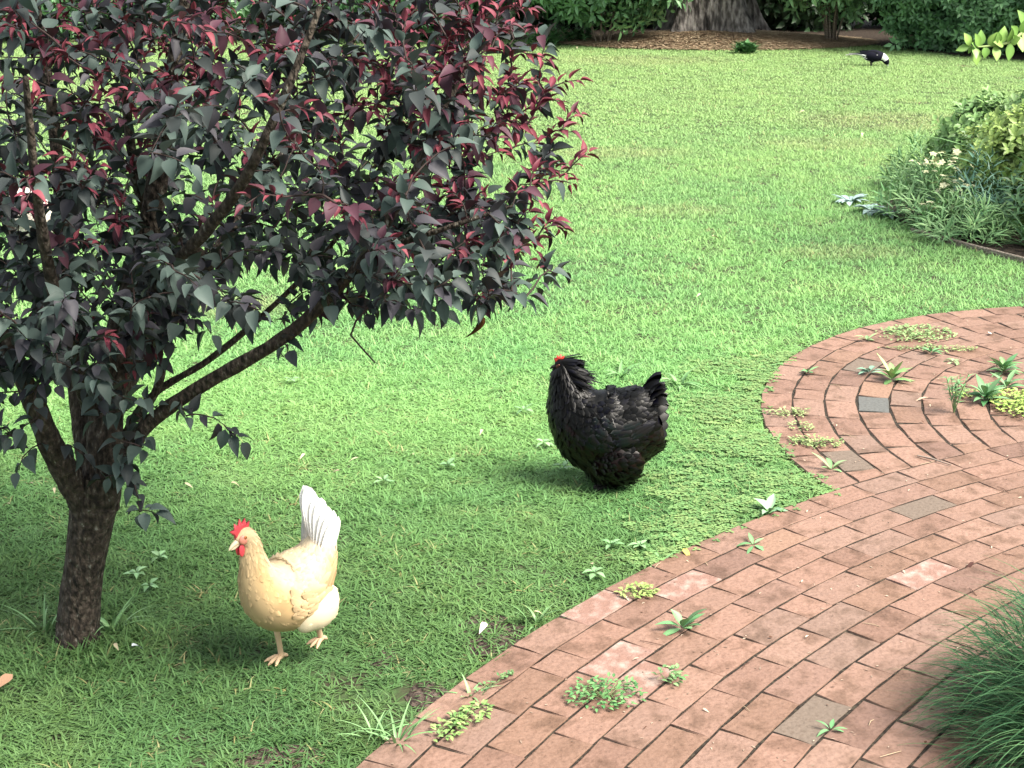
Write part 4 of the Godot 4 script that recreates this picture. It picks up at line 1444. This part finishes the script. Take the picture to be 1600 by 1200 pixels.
func black_hen() -> void:
	var t := thing("black_hen", "plump fluffy black hen with small red comb standing side on", "hen", Vector3(.322, 0, -4.985), deg_to_rad(178))
	t.scale = Vector3(.87, .98, .9)
	var L := Loft.new()
	L.st = [[-.212, .26, .03, .07], [-.196, .255, .06, .108], [-.165, .245, .082, .124], [-.12, .232, .105, .138], [-.065, .212, .122, .148], [.0, .208, .134, .158], [.06, .225, .130, .155], [.105, .262, .108, .132], [.134, .302, .086, .104], [.150, .342, .067, .080], [.163, .380, .051, .060], [.172, .414, .037, .043], [.178, .441, .0265, .0275], [.190, .443, .0175, .0195], [.199, .439, .009, .011]]
	var col := func(u: float, v: float) -> Color:
		var c := Color(.0030, .0030, .0035)
		if sin(v) < -.25 and u < .55: c = Color(.0045, .0038, .0038)
		return c * (1.0 + .4 * nz.get_noise_3d(u * 160.0, v * 26.0, 0))
	obj("body", loft_mesh(L, 84, 40, col), M.black_feather, t)
	var size := func(u: float, v: float) -> Vector2:
		if u > .86: return Vector2(.014, .009)
		if u > .66: return Vector2(.042, .012)
		if sin(v) < -.3: return Vector2(.042, .022)
		return Vector2(.038, .022)
	tag(obj("plumage", plumage(L, 3000, .01, .94, size, col, .38), M.black_feather, t), "", "", "", "stuff")
	# hackle ruffled at the nape
	var mb := MB.new()
	for k in 170:
		var u := rf(.72, .90)
		var v := PI * .5 + rf(-1.15, 1.15)
		var p := L.point(u, v)
		var n := L.normal(u, v)
		var back := (L.point(u - .04, v) - L.point(u, v)).normalized()
		leaf(mb, Transform3D(basis_from((back + n * rf(.25, .8) + Vector3(-.75, .22, 0)).normalized(), n), p), rf(.055, .10), .012, col.call(u, v) * rf(.8, 1.6), -.15, .1, 5, 5)
	tag(obj("hackle", mb.done(), M.black_feather, t), "", "", "", "stuff")
	var wc := func(_u: float, _v: float) -> Color: return Color(.0045, .0052, .0075)
	var rows := [
		[.28, .10, .12, .030, 8, .40, .03, .010, .05],
		[.34, .10, .09, .034, 8, .55, -.02, .012, .05],
		[.40, .08, .065, .036, 8, .65, -.08, .013, .03],
		[.45, .06, .052, .036, 8, .65, -.15, .010, .03]]
	for s in [1.0, -1.0]: wing(t, L, s, rows, M.black_feather, wc)
	var fan := []
	for s in [1.0, -1.0]:
		for i in 8:
			var a := deg_to_rad(28.0 + i * 11.0)
			fan.append([Vector3(-.135 - .004 * i, .325 - .018 * i, .012 * s + .003 * i * s), Vector3(-sin(a), cos(a), .12 * s), Vector3(cos(a) * .5, sin(a) * .5, .9 * s), .125 - .006 * i, .044, Color(.0032, .0032, .0038) * rf(.8, 1.3), .4])
	for i in 18:
		var a := deg_to_rad(10.0 + i * 5.0)
		fan.append([Vector3(-.160, .345 - .004 * i, rf(-.045, .045)), Vector3(-sin(a) * .6, cos(a), rf(-.35, .35)), Vector3(.8, .5, rf(-.3, .3)), rf(.06, .09), .05, Color(.0032, .0032, .0038) * rf(.8, 1.3), .7])
	tail_fan(t, fan, M.black_feather)
	var dk := Color(.010, .009, .009)
	# loose fluff of the thighs and belly
	for s in [1.0, -1.0]:
		var P := Loft.new()
		P.st = [[-.15, .13, .02, .03], [-.125, .125, .06, .07], [-.07, .115, .085, .092], [-.01, .108, .085, .09], [.045, .118, .06, .07], [.075, .13, .01, .02]]
		var fl := func(_u: float, _v: float) -> Color: return Color(.0052, .0044, .0044) * rf(.7, 1.5)
		var core := obj("thigh_fluff", loft_mesh(P, 20, 20, func(_u, _v): return Color(.004, .0034, .0034)), M.black_feather, t)
		core.position = Vector3(0, .005, .055 * s)
		obj("fluff_feathers", plumage(P, 620, .02, .98, func(_u, _v): return Vector2(.034, .018), fl, .7), M.black_feather, core)
	leg(t, Vector3(-.01, .12, -.05), Vector3(-.012, .065, -.052), Vector3(-.005, .003, -.054), .055, dk, Color(.03, .027, .026), M.black_feather, 1.0, .055)
	leg(t, Vector3(-.03, .12, .05), Vector3(-.032, .065, .052), Vector3(-.03, .003, .054), .055, dk, Color(.03, .027, .026), M.black_feather, 1.0, .055)
	head_parts(t, Vector3(.1865, .4475, .0195), Vector3(.195, .440, 0), Vector3(.222, .430, 0), Color(.02, .018, .017), Color(.12, .03, .01))
	var red := Color(.50, .05, .035)
	obj("comb", slab([Vector2(.203, .452), Vector2(.207, .468), Vector2(.198, .466), Vector2(.196, .480), Vector2(.187, .472), Vector2(.181, .484), Vector2(.174, .472), Vector2(.166, .477), Vector2(.166, .458), Vector2(.18, .458)], .0055, red), M.flesh, t)
	for s in [1.0, -1.0]:
		obj("face", blob(Vector3(.186, .441, .0125 * s), Vector3(.014, .010, .0075), Color(.07, .012, .01)), M.flesh, t)
		obj("wattle", blob(Vector3(.193, .422, .006 * s), Vector3(.007, .011, .004), Color(.10, .015, .012)), M.flesh, t)


func magpie() -> void:
	var t := thing("magpie", "black and white magpie pecking at the lawn far back on the right", "bird", Vector3(4.34, -0.035, -18.85), deg_to_rad(-8))
	t.scale = Vector3.ONE * 1.2
	var L := Loft.new()
	L.st = [[-.225, .152, .018, .006], [-.16, .15, .022, .010], [-.10, .142, .034, .022], [-.06, .135, .05, .045], [-.01, .13, .062, .06], [.045, .128, .058, .058], [.09, .122, .044, .046], [.12, .108, .034, .037], [.14, .085, .029, .031], [.152, .064, .023, .025], [.158, .046, .012, .012]]
	var black := Color(.010, .011, .016)
	var white := Color(.78, .78, .76)
	var col := func(u: float, v: float) -> Color:
		if u > .62 and u < .80 and sin(v) > -.45: return white
		if u < .30 and sin(v) < .1: return white
		if u > .28 and u < .62 and sin(v) < -.86: return white
		return black
	obj("body", loft_mesh(L, 60, 28, col), M.feather, t)
	for s in [1.0, -1.0]:
		var mb := MB.new()
		for k in 9:
			var w := float(k) / 8.0
			var c := white if k in [3, 6] else black
			leaf(mb, Transform3D(basis_from(Vector3(-1, .05 - .12 * w, -.1 * s), Vector3(0, .3, s)), Vector3(.06 - .02 * w, .165 - .055 * w, (.052 + .006 * sin(w * PI)) * s)), .19 - .08 * w, .03, c, -.1, .03, 5, 5)
		obj("wing", mb.done(), M.feather, t)
	var tf := []
	for k in 7:
		tf.append([Vector3(-.12, .145, -.018 + .006 * k), Vector3(-1, -.01, (-.3 + .1 * k) * .35), Vector3.UP, .14, .022, black if k in [0, 2, 3, 4, 6] else white, .05])
	tail_fan(t, tf, M.feather)
	for s in [1.0, -1.0]:
		leg(t, Vector3(.0, .09, .03 * s), Vector3(-.005, .065, .032 * s), Vector3(.01, .003, .034 * s), .02, black, Color(.02, .02, .02), M.feather, 1.0, .035)
	var mb := MB.new()
	tube(mb, [Vector3(.155, .052, 0), Vector3(.164, .03, 0), Vector3(.172, .006, 0)], [.008, .006, .0012], 8, Color(.42, .46, .48))
	obj("beak", mb.done(), M.flesh, t)


# ---------- weeds in the paving and on the lawn ----------
func rosette(label: String, at: Vector3, n: int, length: float, width: float, el0: float, el1: float, c0: Color, c1: Color, group := "", shape := 1) -> Node3D:
	var t := thing("weed", label, "weed", at, 0.0, group)
	for k in n:
		var mb := MB.new()
		var a := k * 2.4 + rf(-.55, .55)
		var el := lerpf(el0, el1, float(k) / n) + rf(-.25, .25)
		leaf(mb, Transform3D(basis_from(Vector3(cos(a), el, sin(a)), Vector3.UP), Vector3(cos(a), 0, sin(a)) * .004 + Vector3(0, .004 + .0012 * k, 0)), length * rf(.5, 1.0), width * rf(.65, 1.05), c0.lerp(c1, rng.randf()) * rf(.75, 1.15), rf(.05, .3), rf(.05, .6), 6, shape)
		obj("leaf", mb.done(), M.leafy, t)
	return t


func mat_weed(label: String, at: Vector3, rx: float, rz: float, turn: float, count: int, tall: float, size: float, c0: Color, c1: Color, group := "", wid := .55) -> Node3D:
	var t := thing("mat_weed", label, "weed", at, turn, group)
	var mb := MB.new()
	for k in count:
		var a := rf(0, TAU)
		var u := pow(rng.randf(), .6)
		var p := Vector3(cos(a) * rx * u, 0, sin(a) * rz * u)
		if nz2.get_noise_2d(p.x * 22.0 + at.x * 9.0, p.z * 22.0) < -.2 and rng.randf() < .8: continue
		p.y = .005 + tall * (1.0 - .7 * u) * rng.randf()
		var b := rf(0, TAU)
		leaf(mb, Transform3D(basis_from(Vector3(cos(b), rf(.0, .9), sin(b)), Vector3.UP), p), size * rf(.7, 1.2), size * wid, c0.lerp(c1, rng.randf()) * rf(.75, 1.2), .15, .25, 3, 1)
	for k in int(count / 9.0):
		var a := rf(0, TAU)
		var e := Vector3(cos(a) * rx, 0, sin(a) * rz) * rf(.5, 1.0)
		tube(mb, [Vector3(e.x * .1, .004, e.z * .1), e * .6 + Vector3(0, .007 + tall * .3, 0), e + Vector3(0, .004 + tall * .25, 0)], [.0012, .001, .0007], 4, Color(.16, .2, .08), 0.0, false)
	tag(obj("foliage", mb.done(), M.leafy, t), "", "", "", "stuff")
	return t


func weeds() -> void:
	var y := Vector3(0, .012, 0)
	var g0 := Color(.10, .24, .10)
	var g1 := Color(.19, .35, .16)
	var ye0 := Color(.20, .30, .08)
	var ye1 := Color(.33, .42, .14)
	rosette("broad leaved green rosette alone on the path in front of the lime stained bricks", Vector3(0.471, 0.000, -3.855) + y, 9, .09, .028, .1, 1.5, g0, g1)
	mat_weed("bushy dark green weed on the path nearest the camera", Vector3(0.237, 0.000, -3.472) + y, .10, .075, .2, 230, .055, .017, Color(.06, .18, .06), Color(.15, .3, .11))
	mat_weed("small sprig of weed right of the bushy dark weed", Vector3(0.407, 0.000, -3.551) + y, .045, .03, 0, 60, .06, .02, Color(.1, .22, .08), Color(.2, .32, .14))
	mat_weed("yellowish clump of weed near the lawn edge of the path", Vector3(0.366, 0.000, -4.080) + y, .065, .04, .5, 110, .03, .018, ye0, ye1)
	rosette("little six leaved rosette on the outer course of the path", Vector3(0.755, 0.000, -4.425) + y, 6, .07, .02, .1, .5, g0, g1)
	rosette("tiny sprig growing in a joint at the bottom of the path", Vector3(0.775, 0.000, -3.309) + y, 5, .05, .012, .2, .9, g0, g1)
	mat_weed("weed spreading along the first joint at the bottom of the path", Vector3(-0.123, 0.000, -3.346) + y, .11, .04, .95, 150, .03, .018, Color(.14, .27, .08), Color(.27, .38, .13))
	mat_weed("thin line of weed in the joint beyond the spreading weed", Vector3(-0.041, 0.000, -3.548) + y, .085, .014, .85, 60, .018, .013, Color(.08, .18, .07), Color(.15, .26, .1))
	rosette("tall pale green rosette near the middle of the patio", Vector3(1.593, 0.000, -6.147) + y, 17, .125, .028, .35, 1.8, Color(.15, .30, .10), Color(.26, .41, .16))
	rosette("small bluish rosette left of the tall pale rosette", Vector3(1.523, 0.000, -6.256) + y, 7, .085, .026, .25, .9, Color(.17, .32, .22), Color(.25, .4, .3))
	rosette("dense green rosette highest at the right edge of the patio", Vector3(2.094, 0.000, -6.256) + y, 20, .12, .034, .2, 1.7, g0, Color(.23, .39, .16))
	rosette("wide dark green rosette beside the yellow mat at the right edge", Vector3(1.903, 0.000, -5.874) + y, 22, .12, .032, .15, 1.3, Color(.07, .2, .08), g1)
	rosette("upright young rosette growing between the two big right hand rosettes", Vector3(2.042, 0.000, -6.042) + y, 9, .11, .03, .5, 1.5, g0, Color(.22, .38, .17))
	var sp := thing("weed", "feathery upright weed left of the wide dark rosette", "weed", Vector3(1.740, 0.000, -5.730) + y)
	for k in 7:
		var mb := MB.new()
		var a := k * 2.4
		var top := Vector3(cos(a) * rf(.02, .06), rf(.11, .17), sin(a) * rf(.02, .05))
		tube(mb, [Vector3.ZERO, top * .5 + Vector3(0, .01, 0), top], [.002, .0016, .001], 5, Color(.14, .25, .1))
		for j in 16:
			var u := rf(.35, 1.0)
			var b := rf(0, TAU)
			leaf(mb, Transform3D(basis_from(Vector3(cos(b), rf(.1, .8), sin(b)), Vector3.UP), top * u), .036 * rf(.7, 1.2), .007, Color(.14, .28, .12) * rf(.8, 1.4), .15, .3, 3, 2)
		obj("stem", mb.done(), M.leafy, sp)
	mat_weed("bright yellow green mat of weed at the right edge of the patio", Vector3(2.032, 0.000, -5.809) + y, .12, .19, 0, 420, .05, .02, Color(.24, .38, .08), Color(.36, .48, .13), "", .8)
	mat_weed("small yellow green mat left of the wide dark rosette", Vector3(1.849, 0.000, -5.957) + y, .06, .06, 0, 70, .025, .02, Color(.22, .36, .09), Color(.36, .47, .14))
	mat_weed("wide flat mat of weed across the far rings of the patio", Vector3(1.878, 0.000, -6.865) + y, .19, .14, .2, 420, .022, .020, Color(.15, .28, .10), Color(.28, .39, .16))
	mat_weed("thin strip of weed following a joint below the wide flat mat", Vector3(1.809, 0.000, -6.633) + y, .17, .03, .1, 110, .014, .015, Color(.16, .27, .10), Color(.27, .36, .15))
	mat_weed("thin strip of weed right of the smallest upright rosette", Vector3(1.965, 0.000, -6.602) + y, .13, .035, .0, 90, .02, .017, Color(.18, .29, .10), Color(.29, .38, .15))
	rosette("smallest upright rosette between the two thin weed strips", Vector3(1.863, 0.000, -6.552) + y, 7, .06, .024, .4, 1.4, g0, g1)
	rosette("flat starry rosette in a ring joint below the thin weed strips", Vector3(1.922, 0.000, -6.415) + y, 8, .07, .016, .1, .5, Color(.2, .34, .14), Color(.32, .44, .22))
	rosette("small rosette in the outer ring near the far lawn edge of the patio", Vector3(1.623, 0.000, -6.758) + y, 6, .06, .018, .3, 1.0, Color(.16, .28, .12), Color(.28, .38, .18))
	rosette("small rosette in the second ring at the patio's left bend", Vector3(1.261, 0.000, -6.256) + y, 7, .06, .024, .2, .8, g0, g1)
	mat_weed("pale mat of weed topmost of three on the patio's outer ring", Vector3(1.087, 0.000, -5.715) + y, .09, .06, .2, 120, .02, .017, Color(.2, .29, .11), Color(.32, .38, .17))
	mat_weed("pale mat of weed in the middle of three on the patio's outer ring", Vector3(1.107, 0.000, -5.548) + y, .055, .05, .2, 70, .02, .016, Color(.2, .29, .11), Color(.32, .38, .17))
	mat_weed("densest mat of weed lowest of three on the patio's outer ring", Vector3(1.127, 0.000, -5.369) + y, .105, .06, -.2, 210, .025, .017, Color(.17, .27, .10), Color(.3, .37, .15))
	rosette("narrow leaved sprig in the joint where patio and path meet", Vector3(1.131, 0.000, -5.090) + y, 6, .09, .02, .4, 1.3, Color(.15, .29, .12), Color(.25, .38, .18))
	rosette("single broad bluish leaf clump standing in the clover by the path", Vector3(0.851, 0.000, -4.723), 5, .085, .035, .5, 1.6, Color(.19, .36, .20), Color(.26, .42, .25))
	# broad bladed tufts in the lawn
	var tufts := [[Vector3(0.702, 0.000, -6.129), 11, .12, .016, "pale broad bladed tuft of grass right of the black hen's tail"], [Vector3(0.459, 0.000, -6.256), 6, .11, .016, "pale broad bladed tuft of grass behind the black hen"], [Vector3(-0.106, 0.000, -3.491), 8, .08, .009, "tall grass tuft overhanging the path edge at bottom centre"], [Vector3(-0.278, 0.000, -3.265), 14, .13, .008, "tall grass tuft at the bottom edge beside the path"], [Vector3(-0.335, 0.000, -3.309), 10, .11, .007, "thin tall grass tuft at the bottom edge left of the path"], [Vector3(0.416, 0.000, -5.046), 6, .08, .022, "pale leafy tuft at the black hen's tail end foot"], [Vector3(0.452, 0.000, -4.328), 6, .07, .012, "small grass tuft at the path's lawn edge near the middle"], [Vector3(-1.115, 0.000, -3.875), 14, .14, .008, "long grass tuft growing against the foot of the purple tree"], [Vector3(-1.303, 0.000, -3.875), 10, .15, .007, "thin long grass left of the purple tree's foot"], [Vector3(0.072, 0.000, -3.914), 8, .1, .010, "grass tuft at the path edge beside the bare soil"]]
	for q in tufts:
		strap_clump(q[4], q[0], q[1], q[2], q[3], Color(.14, .30, .11), Color(.22, .38, .17), "grass_tuft")
	for q in [[Vector3(0.119, 0.000, -5.362), "left of the black hen's breast"], [Vector3(0.045, 0.000, -5.746), "left of the black hen's head"], [Vector3(0.182, 0.000, -5.109), "in front of the black hen's feet"], [Vector3(-1.122, 0.000, -4.212), "right of the purple tree's trunk, nearest the trunk"], [Vector3(-1.064, 0.000, -4.123), "right of the purple tree's trunk, lowest of three"], [Vector3(-1.081, 0.000, -4.328), "right of the purple tree's trunk, highest of three"], [Vector3(0.400, 0.000, -4.415), "beside the path below the clover"], [Vector3(0.249, 0.000, -4.212), "beside the path above the lime stained outer brick"], [Vector3(0.310, 0.000, -4.425), "between the clover and the outer bricks"], [Vector3(-0.228, 0.000, -5.128), "midway between the two hens, further right"], [Vector3(-0.444, 0.000, -4.972), "midway between the two hens, nearer the buff hen"], [Vector3(-0.927, 0.000, -6.147), "under the purple tree's long right limb"]]:
		var p: Vector3 = q[0]
		rosette("small weed rosette in the lawn " + q[1], p + Vector3(0, .015, 0), 6, .042, .02, .15, .7, Color(.16, .32, .14), Color(.24, .40, .2), "small weed rosettes in the lawn")


# ---------- fallen leaves, chips and sticks ----------
func fallen(called: String, label: String, cat: String, at: Vector3, length: float, width: float, col: Color, group := "", curl := .5) -> void:
	var mb := MB.new()
	leaf(mb, Transform3D(Basis(Vector3.UP, rf(0, TAU)) * Basis(Vector3.RIGHT, rf(-.3, .3)), Vector3(-length * .5, length * .1, 0)), length, width, col, rf(.05, .4), curl * rf(.4, 1.2), 5, 0)
	var o := obj(called, mb.done(), M.matte_leaf)
	o.position = at
	tag(o, label, cat, group)


func litter() -> void:
	var y := Vector3(0, .018, 0)
	fallen("fallen_leaf", "curled tan fallen leaf on the lawn at far lower left", "leaf", Vector3(-1.253, 0.000, -3.544) + Vector3(0, .035, 0), .065, .034, Color(.33, .20, .13))
	fallen("fallen_leaf", "dark narrow dead leaf on the bricks beside the grass clump", "leaf", Vector3(1.430, 0.000, -4.286) + y, .055, .014, Color(.06, .03, .025))
	fallen("fallen_leaf", "white petal like leaf on the far bricks of the patio", "leaf", Vector3(2.243, 0.000, -6.832) + y, .06, .035, Color(.72, .66, .58))
	fallen("fallen_leaf", "pale narrow bamboo like leaf on the inner patio ring", "leaf", Vector3(1.725, 0.000, -5.882) + y, .09, .018, Color(.52, .38, .28))
	fallen("fallen_leaf", "whitish leaf on bare soil beside the path edge", "leaf", Vector3(-0.050, 0.000, -3.855) + Vector3(0, .03, 0), .045, .022, Color(.62, .54, .46))
	fallen("fallen_leaf", "yellow leaf lying on the path's outer bricks", "leaf", Vector3(0.556, 0.000, -4.386) + y, .05, .02, Color(.6, .5, .12))
	fallen("fallen_leaf", "pale clump of dry leaf on the grass behind the hen's feet", "leaf", Vector3(-0.995, 0.000, -3.687) + Vector3(0, .045, 0), .035, .028, Color(.5, .55, .58))
	for p in [Vector3(-1.636, 0.000, -4.695), Vector3(-1.611, 0.000, -4.877), Vector3(-1.527, 0.000, -4.836), Vector3(-1.598, 0.000, -4.475), Vector3(-1.092, 0.000, -4.883), Vector3(-0.525, 0.000, -5.128), Vector3(-0.725, 0.000, -5.173), Vector3(-0.580, 0.000, -5.003), Vector3(-0.939, 0.000, -4.883), Vector3(-1.048, 0.000, -3.705), Vector3(-0.096, 0.000, -5.432), Vector3(-0.333, 0.000, -5.160), Vector3(0.081, 0.000, -3.895), Vector3(0.259, 0.000, -4.212), Vector3(1.209, 0.000, -8.897), Vector3(2.818, 0.000, -19.092), Vector3(2.754, 0.000, -18.022), Vector3(2.769, 0.000, -14.472), Vector3(2.628, 0.000, -14.697), Vector3(0.898, 0.000, -20.904), Vector3(2.990, 0.000, -13.069), Vector3(3.843, 0.000, -14.043), Vector3(2.682, 0.000, -12.889), Vector3(2.547, 0.000, -14.835), Vector3(-0.340, 0.000, -7.170), Vector3(-0.255, 0.000, -7.413), Vector3(0.972, 0.000, -7.540), Vector3(1.584, 0.000, -8.242)]:
		fallen("fallen_leaf", "small pale dry leaf lying on the lawn grass", "leaf", p + Vector3(0, .045 if p.z > -7 else .035, 0), rf(.025, .045) * (1.0 if p.z > -8 else 1.8), .012 * (1.0 if p.z > -8 else 2.2), Color(.5, .44, .3) * rf(.6, 1.1), "pale fallen leaves on the lawn")
	# chips and needles scattered over the bricks
	var n := 0
	while n < 72:
		var z := rf(-7.3, -2.9)
		var x := rf(-.3, 2.6)
		if path_dist(x, z) > -.02 or not seen_from_here(Vector3(x, 0, z), .02): continue
		n += 1
		var pale := rng.randf() < .62
		if rng.randf() < .6: fallen("leaf_chip" if pale else "dark_chip", "tiny pale chip of dry leaf on the brick paving" if pale else "tiny dark chip of dead leaf on the brick paving", "leaf", Vector3(x, .018, z), rf(.008, .026), rf(.004, .008), (Color(.6, .5, .38) if pale else Color(.09, .045, .03)) * rf(.7, 1.2), "pale chips on the bricks" if pale else "dark chips on the bricks", .2)
		else:
			var mb := MB.new()
			var a := rf(0, TAU)
			var d := Vector3(cos(a), 0, sin(a)) * rf(.012, .035)
			tube(mb, [-d, Vector3(rf(-.004, .004), .002, rf(-.004, .004)), d], [.0009, .0011, .0007], 5, (Color(.42, .33, .22) if pale else Color(.10, .05, .035)) * rf(.7, 1.2))
			var o := obj("dry_needle", mb.done(), M.solid)
			o.position = Vector3(x, .0165, z)
			tag(o, "thin pale dry needle lying on the brick paving" if pale else "thin dark dry needle lying on the brick paving", "twig", "pale needles on the bricks" if pale else "dark needles on the bricks")
	# the finest flecks, too many and too small to count
	var fleck := MB.new()
	leaf(fleck, Transform3D(Basis.IDENTITY, Vector3(-.006, 0, 0)), .012, .005, Color.WHITE, .15, .15, 2, 1)
	var fx := []
	var fc := []
	while fx.size() < 650:
		var z := rf(-7.3, -2.9)
		var x := rf(-.3, 2.6)
		if path_dist(x, z) > -.02 or nz2.get_noise_2d(x * 3.0, z * 3.0) < rf(-.5, .2): continue
		fx.append(Transform3D(Basis(Vector3.UP, rf(0, TAU)) * Basis.from_scale(Vector3(rf(.4, 1.3), 1, rf(.5, 1.2))), Vector3(x, .0165, z)))
		fc.append(Color(.46, .37, .29).lerp(Color(.14, .08, .06), rng.randf()) * rf(.7, 1.2))
	var fm := many("leaf_dust", fleck.done(), M.matte_leaf, fx, fc, self)
	tag(fm, "fine flecks of dry leaf strewn over the brick paving", "leaf litter", "", "stuff")
	var st := MB.new()
	var s := Vector3(1.520, 0.000, -5.180)
	tube(st, [Vector3(-.05, 0, -.05), Vector3(-.01, .004, -.006), Vector3(.045, .001, .05)], [.003, .0035, .002], 6, Color(.25, .2, .17), .2)
	var so := obj("stick", st.done(), M.solid)
	so.position = s + Vector3(0, .019, 0)
	tag(so, "short crooked stick on the bricks where patio and path meet", "stick")


func front_clump() -> void:
	var c := Vector3(1.52, 0, -3.23)
	var t := thing("grass_clump", "large dark green mounded clump of fine grass at bottom right", "grass", c)
	var mb := MB.new()
	for k in 7500:
		var d := Vector3(rng.randfn(), absf(rng.randfn()) * .9, rng.randfn()).normalized()
		var r := rf(.14, .42)
		var p := Vector3(d.x * r * 1.1, d.y * r * .9, d.z * r * 1.1)
		var dir := (d + Vector3(rf(-.5, .5), rf(.05, .7), rf(-.5, .5))).normalized()
		var u := rng.randf()
		leaf(mb, Transform3D(basis_from(dir, Vector3.UP), p), rf(.11, .21), rf(.003, .0048), Color(.030, .090, .040).lerp(Color(.12, .24, .10), u * u * u) * rf(.8, 1.2), .15, rf(.35, 1.0), 6, 2)
	tag(obj("blades", mb.done(), M.grass, t), "", "", "", "stuff")
